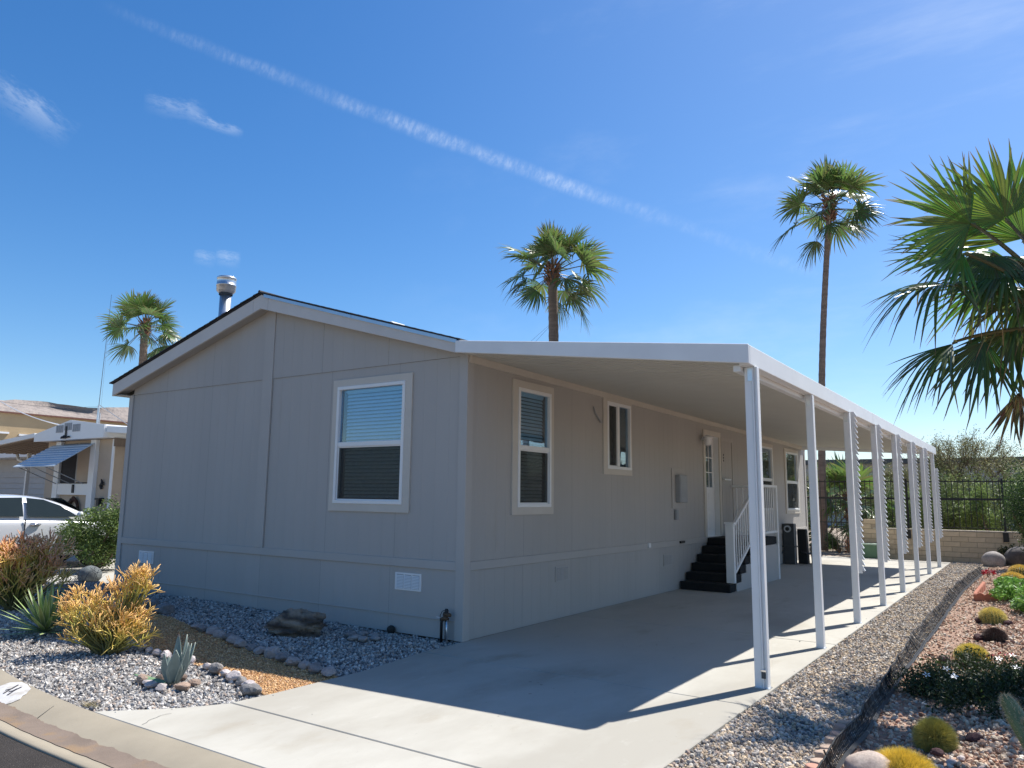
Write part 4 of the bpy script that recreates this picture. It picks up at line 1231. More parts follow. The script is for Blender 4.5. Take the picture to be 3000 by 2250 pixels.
sl2 = ['flat rock at the left of the small shaded ring before the wall', 'pale rock at the front of the small shaded ring before the wall', 'pale rock front right in the small shaded ring before the wall', 'whitish rock at the right of the small shaded ring before the wall', 'small rock at the back of the small shaded ring nearest the wall', 'grey rock back left in the small shaded ring', 'pale stone just left of the striped boulder']
for i, (x, y, r) in enumerate(shade):
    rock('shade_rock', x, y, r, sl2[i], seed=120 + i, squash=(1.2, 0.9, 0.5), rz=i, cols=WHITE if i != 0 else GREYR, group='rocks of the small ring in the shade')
rock('dark_ball', -1.02, -0.05, 0.05, 'small dark round ball at the foot of the gable wall', 'ball', seed=140, squash=(1, 1, 1), rough=0.03, cols=((0.05, 0.055, 0.05), (0.03, 0.03, 0.03)))
for i, (x, y, r) in enumerate([(-6.6, -0.35, .16), (-6.0, -0.55, .14), (-5.4, -0.75, .15), (-4.6, -0.9, .12), (-4.1, -1.05, .13), (-6.4, -2.2, .15), (-6.9, -1.7, .16)]):
    rock('garden_rock', x, y, r, ['grey rock nearest the left house corner', 'grey rock second from the left house corner', 'grey rock third from the left house corner behind the fire stick', 'rock behind the orange fire stick plant', 'dark rock at the far end of the tan path', 'dark rock at the foot of the tall left fire stick', 'grey rock left of the tall fire stick'][i],
         seed=150 + i, squash=(1.1, 0.9, 0.6), rz=i, cols=GREYR, facet=0.9, group='grey garden rocks on the left')
rock('round_boulder', 4.45, -1.84, 0.135, 'smooth beige boulder beside the nearest golden cactus', 'boulder', seed=8, squash=(1.05, 0.85, 0.72), rz=0.4, sub=4, rough=0.10, cols=((0.56, 0.46, 0.38), (0.44, 0.34, 0.28)), z=0.0)
rock('round_boulder', 4.38, 16.2, 0.26, 'grey boulder at the far end of the netting fence', 'boulder', seed=9, squash=(1, 0.9, 0.9), rough=0.12, cols=((0.36, 0.33, 0.31), (0.25, 0.23, 0.22)), z=0)
rock('round_boulder', 5.05, 16.5, 0.42, 'large dark boulder in shade before the block wall', 'boulder', seed=10, squash=(1.1, 0.9, 0.8), rough=0.12, cols=((0.13, 0.12, 0.12), (0.09, 0.085, 0.08)), z=0)
for i, (x, y) in enumerate([(4.62, 2.02), (4.80, 2.0), (4.50, 2.0), (4.66, 1.93), (4.86, 2.03), (4.70, 3.72), (5.02, 3.66), (4.62, 5.28), (4.95, 5.2), (4.73, -1.17), (4.9, -0.72)]):
    nm_ = ['under the front of the second golden cactus', 'right of the second golden cactus foot', 'left of the second golden cactus foot', 'lowest before the second golden cactus', 'far right of the second golden cactus', 'left of the dark small cactus', 'right of the dark small cactus', 'left of the third golden cactus', 'right of the third golden cactus', 'behind the spiky shaded cactus', 'far behind the spiky shaded cactus'][i]
    rock('lava_rock', x, y, 0.042 + 0.012 * (i % 3), 'dark purple lava rock ' + nm_, seed=170 + i, squash=(1.1, 0.9, 0.7), rz=i, cols=((0.10, 0.05, 0.05), (0.05, 0.03, 0.035)), facet=0.6, group='dark lava rocks around the cacti', z=0.015)
for i, (x, y, r) in enumerate([(4.72, -1.48, .035), (4.82, -1.32, .03), (4.98, -1.35, .028), (5.05, -1.62, .04), (4.9, -1.75, .03), (4.86, -1.2, .025)]):
    rock('pebble', x, y, r, ['pale pebble right of the nearest golden cactus', 'pale pebble before the spiky shaded cactus', 'pale pebble beside the hairy cactus stem', 'pale pebble in the lower right corner', 'pinkish pebble right behind the nearest golden cactus', 'small pale pebble under the spiky shaded cactus'][i],
         seed=190 + i, squash=(1.2, 0.9, 0.6), rz=i, cols=((0.64, 0.56, 0.52), (0.50, 0.40, 0.36)), group='pale pebbles in the cactus bed', z=0.02)


# ------------------------------------------------------------------ plants
def leaf_cloud(n, sampler, size, colfun, aspect=0.45, up_bias=0.3, seed=0):
    """n small rhombic leaves; returns V,F,C"""
    r = np.random.default_rng(seed)
    P, Nn = sampler(r, n)
    n = len(P)
    d = r.normal(size=(n, 3)); d[:, 2] = d[:, 2] * 0.7 + up_bias
    d /= np.linalg.norm(d, axis=1)[:, None]
    e = np.cross(d, r.normal(size=(n, 3))); e /= np.linalg.norm(e, axis=1)[:, None] + 1e-9
    s = size * r.uniform(0.6, 1.35, n)[:, None]
    fold = np.cross(d, e) * s * 0.12
    V = np.stack([P - d * s * 0.5, P + e * s * aspect * 0.5 + fold, P + d * s * 0.5, P - e * s * aspect * 0.5 + fold], 1)
    C = colfun(r, P, n)
    return V.reshape(-1, 3), np.arange(4 * n).reshape(-1, 4), np.repeat(C, 4, 0)


def clump_sampler(centres, radii, shell=0.55):
    centres = np.array(centres); radii = np.array(radii)
    if radii.ndim == 1: radii = np.repeat(radii[:, None], 3, 1)
    w = (radii.prod(1)) ** (2 / 3); w = w / w.sum()
    def f(r, n):
        k = r.choice(len(centres), n, p=w)
        d = r.normal(size=(n, 3)); d /= np.linalg.norm(d, axis=1)[:, None]
        rad = shell + (1 - shell) * r.random(n); rad *= 1 + 0.12 * r.normal(size=n)
        return centres[k] + d * radii[k] * rad[:, None], d
    return f


def green(base, var=0.3, alt=None, p=0.2):
    b = np.array(base); a = np.array(alt if alt else base)
    def f(r, P, n):
        c = np.where((r.random(n) < p)[:, None], a, b) * r.uniform(1 - var, 1 + var, (n, 1))
        return c
    return f


def branches(mb, base, tips, r0=0.03, bend=0.15, n=6):
    for t in tips:
        a, b = Vector(base), Vector(t)
        mid = (a + b) / 2 + Vector((random.uniform(-bend, bend), random.uniform(-bend, bend), random.uniform(0, bend)))
        pts = [a, (a + mid) / 2 + Vector((random.uniform(-bend, bend) * .3, random.uniform(-bend, bend) * .3, 0)), mid, b]
        mb.tube(pts, [r0, r0 * 0.8, r0 * 0.55, r0 * 0.2], n, cap=False)
    return mb


def bush(name, label, cat, loc, size, nclump, nleaf, leaf, col, alt=None, seed=0, group=None, shell=0.5, aspect=0.45, trunk_r=0.03, flat=0.0, clump=0.34, up=0.3):
    r = random.Random(seed)
    t = thing(name, label, cat, loc, 0, group)
    cs, rs_ = [], []
    for i in range(nclump):
        while True:
            p = Vector((r.uniform(-1, 1), r.uniform(-1, 1), r.uniform(-1, 1)))
            if p.length < 1: break
        cs.append((p.x * size[0] * 0.75, p.y * size[1] * 0.75, size[2] * (0.52 + 0.42 * p.z)))
        k = clump * r.uniform(0.65, 1.15)
        rs_.append((size[0] * k, size[1] * k, size[2] * k * 0.62))
    V, F, C = leaf_cloud(nleaf, clump_sampler(cs, rs_, shell), leaf, green(col, 0.35, alt), aspect, up, seed)
    V[:, 2] = np.maximum(V[:, 2], 0.02)
    np_object('foliage', V, F, M['leaf'], t, C)
    mb = MB(); branches(mb, (0, 0, 0), [c for c in cs[:14]], trunk_r); mb.build('stem', M['bark'], t)
    return t


bush('green_shrub', 'dense dark green rounded shrub in front of the parked car', 'shrub', (-10.62, 1.42, 0), (0.92, 0.85, 1.42), 50, 11000, 0.062, (0.11, 0.17, 0.045), (0.22, 0.29, 0.07), seed=3, clump=0.30)

# fire stick plants: pencil branches, green at the base and orange at the tips
def firestick(name, label, loc, clusters, seed, reach, rad0=0.0085, tipc=(0.76, 0.44, 0.16)):
    r = random.Random(seed)
    t = thing(name, label, 'succulent', loc)
    cols = [(0.24, 0.29, 0.07), (0.50, 0.46, 0.10), (0.72, 0.54, 0.13), tipc]
    def colat(h):
        h = min(0.999, max(0, h)) * 3; i = int(h); f = h - i
        return tuple(cols[i][k] * (1 - f) + cols[i + 1][k] * f for k in range(3))
    mb = MB(); wood = MB()
    def grow(p, d, ln, lev, rad, h):
        bend = Vector((r.uniform(-.3, .3), r.uniform(-.3, .3), r.uniform(-.1, .3)))
        q = p + d * ln * 0.5
        d2 = (d + bend).normalized()
        e = q + d2 * ln * 0.5
        if e.z < 0.03: e.z = 0.03
        h2 = h + 0.24
        mb.tube([p, q, e], [rad, rad * 0.95, rad * 0.86], 5, cap=(lev == 0), cols=[colat(h), colat(h + .12), colat(h2)])
        if lev <= 0: return
        for k in range(r.choice((2, 3, 3))):
            a = r.uniform(0, 6.28); tilt = r.uniform(0.35, 0.95)
            e1 = d2.orthogonal().normalized(); e2 = d2.cross(e1)
            nd = (d2 * math.cos(tilt) + (e1 * math.cos(a) + e2 * math.sin(a)) * math.sin(tilt) + Vector((0, 0, 0.12))).normalized()
            grow(e, nd, ln * r.uniform(0.8, 1.15), lev - 1, rad * 0.88, h2)
    for (cx, cy, cz, rx_, rz_, n) in clusters:
        c = Vector((cx, cy, cz))
        for k in range(n):
            dv = Vector((r.gauss(0, 1), r.gauss(0, 1), r.gauss(0, 1))).normalized() * (r.random() ** 0.45) * 0.8
            tgt = c + Vector((dv.x * rx_, dv.y * rx_, dv.z * rz_))
            tgt.z = max(0.05, tgt.z)
            base = Vector((cx * 0.25 + r.uniform(-.06, .06), cy * 0.25 + r.uniform(-.06, .06), 0.0))
            mid = base.lerp(tgt, 0.5) + Vector((r.uniform(-.04, .04), r.uniform(-.04, .04), 0.0))
            wood.tube([base, mid, tgt], [0.013, 0.010, rad0], 5, cap=False, cols=[(0.10, 0.09, 0.04), (0.15, 0.15, 0.045), (0.20, 0.19, 0.05)])
            d = (tgt - Vector((cx * 0.5, cy * 0.5, cz * 0.35))).normalized()
            grow(tgt, (d + Vector((0, 0, 0.2))).normalized(), reach * r.uniform(0.8, 1.25), 2, rad0, 0.12 + 0.30 * r.random() + 0.2 * max(-0.5, dv.z))
    mb.build('branch', M['succ'], t, smooth=True, cols=True)
    wood.build('stem', M['succ'], t, smooth=True, cols=True)
    return t
# clusters: x, y, z, radius, half height, stems; x' runs along the wall
firestick('fire_stick', 'orange and yellow fire stick plant in the sunlit grey gravel', (-2.43, -2.66, 0.0),
          [(-0.14, -0.14, 0.34, 0.24, 0.17, 40), (0.08, 0.20, 0.54, 0.15, 0.14, 32), (0.03, 0.05, 0.20, 0.24, 0.14, 40), (-0.02, 0.12, 0.38, 0.17, 0.16, 16), (0.10, 0.08, 0.10, 0.20, 0.08, 26), (-0.10, -0.08, 0.12, 0.20, 0.08, 22)], 11, 0.092, 0.0052)
firestick('fire_stick', 'tall red tipped fire stick plant at the left edge of the bed', (-5.95, -2.05, 0.03),
          [(-0.1, -0.05, 0.50, 0.40, 0.24, 90), (-0.05, 0.24, 0.56, 0.28, 0.18, 48), (0.02, 0.28, 0.28, 0.30, 0.2, 40), (-0.1, 0.0, 0.24, 0.42, 0.18, 70)], 12, 0.12, 0.0075, (0.80, 0.40, 0.22))

def blade(mb, base, az, elev, ln, w, curl, cols, n=6, vdepth=0.22, tipcol=None, edge=None):
    """one pointed leaf with a V section; edge: colour of the margins"""
    b = Vector(base)
    dh = Vector((math.cos(az), math.sin(az), 0)); sd = Vector((-math.sin(az), math.cos(az), 0))
    p = b.copy(); e = elev
    start = len(mb.v)
    k = 4 if edge else 2
    for i in range(n + 1):
        t = i / n
        d = dh * math.cos(e) + Vector((0, 0, 1)) * math.sin(e)
        nn = sd.cross(d) * -1
        ww = w * (0.55 + 1.15 * t if t < 0.4 else 1.01 * (1 - ((t - 0.4) / 0.6) ** 1.6)) * 0.5 + 0.0004
        c = cols
        if tipcol and t > 0.93: c = tipcol
        if edge:
            pts = [(-1, edge), (-0.72, c), (0, c), (0.72, c), (1, edge)]
        else:
            pts = [(-1, c), (0, c), (1, c)]
        for s_, cc in pts:
            mb.v.append(tuple(p + sd * ww * s_ + nn * abs(s_) * ww * vdepth * -1)); mb.c.append(cc)
        p = p + d * ln / n
        e -= curl / n
    m = len(pts)
    for i in range(n):
        for j in range(m - 1):
            a = start + i * m + j
            mb.f.append((a, a + 1, a + m + 1, a + m))


def rosette(name, label, cat, loc, n, ln, w, elo, ehi, col, seed, edge=None, curl=0.15, tip=None, part='leaf', lr=0.2, vd=0.3):
    r = random.Random(seed)
    t = thing(name, label, cat, loc)
    for k in range(n):
        f = k / max(1, n - 1)
        az = k * 2.39996 + r.uniform(-0.15, 0.15)
        el = elo + (ehi - elo) * f + r.uniform(-0.07, 0.07)
        c = tuple(x * r.uniform(0.85, 1.15) for x in col)
        mb = MB(); blade(mb, (0.02 * math.cos(az), 0.02 * math.sin(az), 0.01 + 0.05 * f), az, el, ln * r.uniform(1 - lr, 1 + lr * 0.5), w, curl * r.uniform(0.4, 1.4), c, 7, vd, tip, edge)
        mb.build(part, M['succ'], t, smooth=True, cols=True)
    return t
rosette('spiky_agave', 'spiky agave with narrow cream edged leaves left of the fire stick', 'agave', (-3.95, -2.55, 0.02), 70, 0.50, 0.05, 0.08, 1.45, (0.21, 0.30, 0.11), 5, edge=(0.55, 0.56, 0.38), curl=0.14)
# blue agave: few broad upright leaves
t = thing('blue_agave', 'blue grey agave with broad upright leaves in a ring of stones', 'agave', (-0.77, -2.97, 0.0))
for az, el, ln, w, cu in [(0.6, 1.42, 0.40, 0.085, 0.05), (2.2, 1.48, 0.39, 0.075, -0.03), (0.2, 1.12, 0.36, 0.09, -0.25), (-0.5, 1.30, 0.30, 0.12, 0.1), (-1.6, 1.38, 0.26, 0.11, 0.15), (1.3, 1.15, 0.34, 0.08, 0.0), (3.0, 1.10, 0.22, 0.08, -0.2), (0.9, 1.28, 0.33, 0.10, 0.05), (3.55, 0.18, 0.36, 0.085, 0.12)]:
    mb = MB(); blade(mb, (0.03 * math.cos(az), 0.03 * math.sin(az), 0.01), az, el, ln, w, cu, (0.20, 0.26, 0.24) if el > 0.3 else (0.16, 0.27, 0.14), 9, 0.5, (0.10, 0.06, 0.05), edge=(0.26, 0.31, 0.27))
    o = mb.build('leaf', M['succ'], t, smooth=True, cols=True)
    sm = o.modifiers.new('thick', 'SOLIDIFY'); sm.thickness = 0.008
# dry weed at the kerb
mb = MB()
for k in range(60):
    a = random.uniform(0, 6.28); l = random.uniform(0.04, 0.11)
    p = Vector((-0.62 + random.uniform(-.07, .07), -3.72 + random.uniform(-.03, .03), 0))
    mb.tube([p, p + Vector((math.cos(a) * l * .7, math.sin(a) * l * .5, l * 0.35))], [0.002, 0.0008], 3, cap=False, cols=[(0.30, 0.27, 0.15), (0.38, 0.30, 0.18)])
tag(mb.build('dry_weed', M['succ'], cols=True), 'small dry weed at the corner of gravel and kerb', 'weed')
# sparse dry bush beside the left fire stick, and grassy tuft behind it
t = thing('dry_bush', 'thin dry twiggy bush between the tall fire stick and the round stone', 'bush', (-6.9, -0.9, 0.03))
mb = MB()
r_ = random.Random(4)
for k in range(40):
    a = r_.uniform(0, 6.28); l = r_.uniform(0.25, 0.55); e = r_.uniform(0.5, 1.4)
    p = Vector((r_.uniform(-.3, .3), r_.uniform(-.3, .3), 0)); d = Vector((math.cos(a) * math.cos(e), math.sin(a) * math.cos(e), math.sin(e)))
    q = p + d * l * .6
    mb.tube([p, q], [0.004, 0.003], 4, cap=False, cols=[(0.16, 0.10, 0.07)] * 2)
    for j in range(3):
        q2 = q + Vector((r_.uniform(-.12, .12), r_.uniform(-.12, .12), r_.uniform(.03, .15)))
        mb.tube([q, q2], [0.003, 0.0015], 3, cap=False, cols=[(0.17, 0.11, 0.08), (0.22, 0.12, 0.09)])
mb.build('twig', M['succ'], t, cols=True)


# barrel cacti
def barrel(label, loc, rx_, rz_, seed, spine_col=(0.78, 0.58, 0.10), dens=1.0, slen=0.045, body=(0.10, 0.15, 0.05), ribs=22, white=0.0):
    t = thing('barrel_cactus', label, 'cactus', loc, 0, 'golden barrel cacti in the gravel bed')
    r = np.random.default_rng(seed)
    nu, nv = ribs * 4, 18
    V = []
    for j in range(nv + 1):
        ph = math.pi * (j / nv) * 0.97 + 0.02
        for i in range(nu):
            th = 2 * math.pi * i / nu
            rr = 1 + 0.07 * math.cos(ribs * th) * math.sin(ph) ** 0.6
            V.append((rx_ * rr * math.sin(ph) * math.cos(th), rx_ * rr * math.sin(ph) * math.sin(th), rz_ * (1 + math.cos(ph)) - 0.02))
    F = [(j * nu + i, (j + 1) * nu + i, (j + 1) * nu + (i + 1) % nu, j * nu + (i + 1) % nu) for j in range(nv) for i in range(nu)]
    np_object('body', np.array(V), np.array(F), M['succ'], t, np.tile(np.array(body), (len(V), 1)), True)
    # spines sit in tufts along the ribs
    P, D_ = [], []
    for i in range(ribs):
        th = 2 * math.pi * i / ribs
        for ph in np.linspace(0.04, 2.35, int(17 * dens) + 4):
            c = np.array([rx_ * 1.06 * math.sin(ph) * math.cos(th), rx_ * 1.06 * math.sin(ph) * math.sin(th), rz_ * (1 + math.cos(ph)) - 0.02])
            nrm = np.array([math.sin(ph) * math.cos(th), math.sin(ph) * math.sin(th), math.cos(ph)])
            m_ = int(16 * dens)
            d = nrm + r.normal(size=(m_, 3)) * 0.55
            d /= np.linalg.norm(d, axis=1)[:, None]
            P.append(np.tile(c, (m_, 1))); D_.append(d)
    P = np.concatenate(P); D_ = np.concatenate(D_); n = len(P)
    s = np.cross(D_, r.normal(size=(n, 3))); s /= np.linalg.norm(s, axis=1)[:, None]
    L_ = slen * r.uniform(0.6, 1.3, (n, 1))
    s2 = np.cross(D_, s)
    w = 0.0016 * max(1, rx_ / 0.13)
    Vs = np.stack([P + s * w, P - s * w * 0.5 + s2 * w * 0.87, P - s * w * 0.5 - s2 * w * 0.87, P + D_ * L_], 1).reshape(-1, 3)
    b = np.arange(n)[:, None] * 4
    Fs = np.concatenate([b + np.array([[0, 1, 3]]), b + np.array([[1, 2, 3]]), b + np.array([[2, 0, 3]])])
    C = np.array(spine_col) * r.uniform(0.75, 1.25, (n, 1)); C = np.repeat(C, 4, 0)
    o = np_object('spine', Vs, Fs, M['spine'], t, C); o['kind'] = 'stuff'
    return t
barrel('nearest golden barrel cactus glowing yellow beside the beige boulder', (4.61, -1.74, 0.0), 0.135, 0.070, 1, (0.88, 0.72, 0.16), 1.35, 0.055)
barrel('shaggy olive barrel cactus half in palm shade behind the nearest golden one', (4.70, -1.00, 0.01), 0.085, 0.078, 2, (0.50, 0.46, 0.13), 1.2, 0.055, (0.07, 0.11, 0.04))
barrel('round golden barrel cactus just beyond the dark groundcover', (4.72, 2.2, 0.01), 0.118, 0.085, 3, (0.84, 0.74, 0.26), 1.2, 0.045)
barrel('round golden barrel cactus before the green succulents, third in the row', (4.78, 5.3, 0.01), 0.128, 0.095, 4, (0.84, 0.74, 0.30), 1.0, 0.045)
barrel('far golden barrel cactus, lower of the far pair near the wall', (4.88, 11.5, 0.02), 0.175, 0.095, 5, (0.86, 0.70, 0.24), 0.9, 0.05)
barrel('farthest golden barrel cactus, upper of the far pair near the wall', (4.98, 13.3, 0.02), 0.18, 0.11, 6, (0.86, 0.70, 0.24), 0.9, 0.05)
barrel('small dark brown barrel cactus between two golden ones', (4.86, 3.72, 0.015), 0.10, 0.07, 7, (0.12, 0.08, 0.07), 0.9, 0.04, (0.05, 0.05, 0.035))

# hairy column cactus in the lower right corner
t = thing('column_cactus', 'hairy leaning column cactus in the lower right corner', 'cactus', (5.36, -1.62, 0.0))
def hairy(part, pts, rad, seed, ribs=11):
    r = np.random.default_rng(seed)
    P = [Vector(p) for p in pts]
    mb = MB()
    rr = [rad * (0.9 if i == 0 else 1.0) for i in range(len(P) - 2)] + [rad * 0.8, rad * 0.25]
    mb.tube(P, rr, 22, cols=[(0.13, 0.17, 0.07)] * len(P))
    for i in range(len(mb.v)):                       # flute the ribs
        pass
    mb.build(part, M['succ'], t, smooth=True, cols=True)
    Q, Dv = [], []
    for k in range(1500):
        u = r.random() * (len(P) - 1.02); i = int(u); f = u - i
        c = P[i].lerp(P[i + 1], f); ax = (P[i + 1] - P[i]).normalized()
        a = round(r.random() * ribs) / ribs * 6.283 + r.normal() * 0.05
        e1 = ax.orthogonal().normalized(); e2 = ax.cross(e1)
        out = e1 * math.cos(a) + e2 * math.sin(a)
        ra = rr[i] * (1 - f) + rr[i + 1] * f
        Q.append(c + out * ra); d = out + ax * r.uniform(-.5, .9) + Vector(r.normal(size=3)) * 0.35
        Dv.append(d.normalized())
    Q = np.array([q[:] for q in Q]); Dv = np.array([d[:] for d in Dv]); n = len(Q)
    s = np.cross(Dv, r.normal(size=(n, 3))); s /= np.linalg.norm(s, axis=1)[:, None]
    L_ = 0.022 * r.uniform(0.6, 1.5, (n, 1))
    Vs = np.stack([Q + s * 0.0009, Q - s * 0.0009, Q + Dv * L_], 1).reshape(-1, 3)
    o = np_object('spine', Vs, np.arange(3 * n).reshape(-1, 3), M['spine'], t, np.tile([0.62, 0.55, 0.36], (3 * n, 1)) * r.uniform(0.7, 1.2, (3 * n, 1))); o['kind'] = 'stuff'
hairy('stem', [(0, 0, 0), (-0.07, 0.13, 0.12), (-0.13, 0.25, 0.23), (-0.19, 0.36, 0.33), (-0.23, 0.42, 0.40), (-0.25, 0.45, 0.435)], 0.052, 1)
hairy('side_stem', [(-0.10, 0.15, 0.16), (-0.11, 0.22, 0.25), (-0.135, 0.28, 0.32), (-0.15, 0.31, 0.35)], 0.036, 2)

# dark groundcover with white star flowers
gc = thing('groundcover_plant', 'dark green spreading groundcover with white star flowers in palm shade', 'plant', (4.95, 0.95, 0.0))
cs = [(random.uniform(-0.55, 0.75), random.uniform(-0.95, 1.0), 0.06) for _ in range(60)]
cs = [c for c in cs if not (c[0] < -0.3 and abs(c[1]) > 0.6)]
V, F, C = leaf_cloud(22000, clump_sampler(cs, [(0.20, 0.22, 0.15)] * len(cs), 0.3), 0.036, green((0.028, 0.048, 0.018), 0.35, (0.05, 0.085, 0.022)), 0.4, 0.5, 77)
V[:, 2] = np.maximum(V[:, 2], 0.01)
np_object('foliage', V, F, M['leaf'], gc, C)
for (x, y) in [(4.52, 0.36), (4.63, 0.72), (4.70, 0.46), (4.71, 0.43), (4.98, 1.5), (5.12, 1.15), (5.08, 1.75)]:
    mb = MB(); a0 = random.uniform(0, 6)
    for k in range(5):
        a = a0 + k * 1.2566
        d = Vector((math.cos(a), math.sin(a), 0.12)); s = Vector((-math.sin(a), math.cos(a), 0))
        mb.add([d * 0.004, d * 0.02 + s * 0.006, d * 0.036, d * 0.02 - s * 0.006], [(0, 1, 2, 3)])
    o = mb.build('flower', M['vinyl'], gc); o.location = (x - 4.95, y - 0.95, 0.20); o.rotation_euler = (0.5, 0.15, 0)
# terracotta edging
def edging(x, y, rz, label, ln=0.42):
    mb = MB()
    n = 24; prof_ = []
    for i in range(n + 1):
        u = i / n
        prof_.append((u * ln - ln / 2, 0.075 + 0.035 * abs(math.sin(u * math.pi * 3))))
    poly = [(-ln / 2, 0, -0.03), (ln / 2, 0, -0.03)] + [(a, 0, b) for a, b in prof_[::-1]]
    mb.prism(poly, (0, 0.05, 0))
    o = bevel(mb.build('scalloped_edging', M['terracotta'], fix=True), 0.006, 1)
    o.location = (x, y, 0.02); o.rotation_euler = (0, 0, rz)
    return tag(o, label, 'edging', 'terracotta edging pieces')
edging(4.63, 7.98, 0.06, 'terracotta scalloped edging laid across, nearest the camera', 0.36)
for i, y in enumerate([8.18, 8.62, 9.06, 9.5, 9.94]):
    edging(4.46 + 0.005 * i, y, math.pi / 2, f'terracotta scalloped edging running away along the bed, {ORD[i]} from the front')
edging(5.05, 10.3, 0.2, 'terracotta edging piece behind the green succulents', 0.5)
# half round pavers at the near end of the strip
for i in range(9):
    y = -0.85 - i * 0.16
    mb = MB(); pts = [(math.cos(a) * 0.075, math.sin(a) * 0.06, 0) for a in np.linspace(-0.3, math.pi + 0.3, 10)]
    mb.prism(pts, (0, 0, 0.05))
    o = bevel(mb.build('edging_paver', mat('paver%d' % i, random.choice([(0.42, 0.22, 0.16), (0.40, 0.30, 0.23), (0.36, 0.25, 0.2)]), 0.85, 0.15, 14, bump=0.2), fix=True), 0.012, 2)
    o.location = (4.13 + 0.006 * i, y, -0.005 + 0.01 * (i % 2)); o.rotation_euler = (0.15 * math.sin(i), 0.1, math.pi / 2 + 0.2 * math.sin(i * 2))
    tag(o, f'rounded terracotta paver in the short row left of the netting, {ORD[i]} from the far end', 'paver', 'pavers beside the netting')

# succulents and flowers further along
t = bush('jade_succulent', 'bright green leafy succulent spreading over the pink gravel, right of the edging', 'succulent', (4.98, 8.7, 0.02), (0.42, 1.5, 0.34), 26, 2400, 0.085, (0.15, 0.30, 0.05), (0.24, 0.42, 0.08), seed=21, aspect=0.5, clump=0.32, trunk_r=0.01)
t = bush('jade_succulent', 'bright green succulent clump at the right edge before the third cactus', 'succulent', (5.16, 6.6, 0.02), (0.3, 0.7, 0.28), 14, 900, 0.085, (0.13, 0.27, 0.05), (0.22, 0.40, 0.08), seed=22, aspect=0.5, clump=0.4, trunk_r=0.01)
for (x, y, z, lb, n_) in [(4.42, 12.4, 0.02, 'red flowering crown of thorns behind the terracotta edging', 160), (4.93, 2.18, 0.0, 'small red flowers right of the second golden cactus', 16), (5.3, 9.7, 0.02, 'dark red flowers at the right edge of the bed', 80)]:
    fl = thing('red_flowers', lb, 'flower', (x, y, z))
    V, F, C = leaf_cloud(n_, clump_sampler([(0, 0, 0.12), (0.1, 0.15, 0.10), (-0.06, -0.1, 0.1)], [0.07, 0.06, 0.06], 0.3), 0.036, green((0.42, 0.025, 0.045), 0.4), 0.8, 0.3, n_)
    np_object('petal', V, F, M['leaf'], fl, C)['kind'] = 'stuff'
    mb = MB(); branches(mb, (0, 0, 0), [(random.uniform(-.1, .1), random.uniform(-.12, .15), 0.12) for _ in range(8)], 0.006, 0.03, 4); mb.build('stem', M['bark'], fl)
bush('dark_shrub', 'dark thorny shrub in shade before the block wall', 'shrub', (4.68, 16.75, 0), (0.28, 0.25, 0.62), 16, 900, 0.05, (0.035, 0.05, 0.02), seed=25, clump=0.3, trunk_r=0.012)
bush('clipped_hedge', 'tall dark green clipped hedge at the right edge by the wall', 'hedge', (5.42, 15.4, 0.0), (0.80, 0.9, 2.75), 70, 15000, 0.05, (0.04, 0.085, 0.02), (0.09, 0.17, 0.03), seed=26, clump=0.30, trunk_r=0.04, shell=0.7)

# black netting fence along the bed
nf = thing('netting_fence', 'low sagging black plastic netting fence between gravel strip and cactus bed', 'fence', (0, 0, 0))
NL = np.array([(4.30, -2.7), (4.26, -1.72), (4.27, -0.79), (4.23, 1.0), (4.21, 2.61), (4.21, 4.35), (4.18, 7.0), (4.17, 9.21), (4.22, 12.0), (4.30, 14.24)])
def nline(y): return float(np.interp(y, NL[:, 1], NL[:, 0])) + 0.018 * mnoise.noise((y * 1.7, 3, 0)) + 0.008 * mnoise.noise((y * 6, 1, 0))
def ntop(y):
    h = 0.118 + 0.024 * mnoise.noise((y * 0.9, 7, 0)) + 0.025 * mnoise.noise((y * 3.1, 2, 0))
    lean = -0.05 - 0.06 * abs(mnoise.noise((y * 0.8, 11, 0))) - 0.05 * float(smoothstep(y, 0.5, 3.5))
    if y < 0.6: lean -= 0.0; h *= 0.95
    return nline(y) + lean, h
yb = np.linspace(-2.7, 14.2, 10)
for y0, y1 in zip(yb, yb[1:]):
    mb = MB()
    step = 0.036 if y0 < 0.6 else 0.055
    for y in np.arange(y0, y1, step):
        tx, h = ntop(y)
        h *= 1 + 0.14 * mnoise.noise((y * 13, 5, 0))
        m_ = Vector((nline(y) * 0.4 + tx * 0.6 - 0.012, y, h * 0.55))
        mb.tube([(nline(y), y, -0.01), m_, (tx, y + random.uniform(-.006, .006), h)], 0.0030 if y < 1 else 0.0026, 4, cap=False)
    for f_, th in ((0.02, 0.012), (0.10, 0.007), (0.25, 0.0028), (0.4, 0.0026), (0.55, 0.0028), (0.72, 0.0026), (0.86, 0.003), (1.0, 0.005)):
        pts = []
        for y in np.arange(y0, y1 + 0.05, 0.06):
            tx, h = ntop(y); b = nline(y)
            pts.append((b + (tx - b) * f_ - 0.02 * math.sin(f_ * 3.1), y, h * f_ + 0.004 * mnoise.noise((y * 20, f_ * 9, 0))))
        mb.tube(pts, th, 4, cap=False)
    # rolled dark skirt at the ground
    o = mb.build('net_panel', M['plastic_net'], nf); o['kind'] = 'stuff'
for y in (-1.9, 2.6, 8.3, 13.7):
    tx, h = ntop(y)
    mb = MB(); mb.tube([(nline(y), y, -0.02), (tx - 0.01, y, h + 0.03)], 0.006, 6); mb.build('stake', M['plastic_net'], nf)

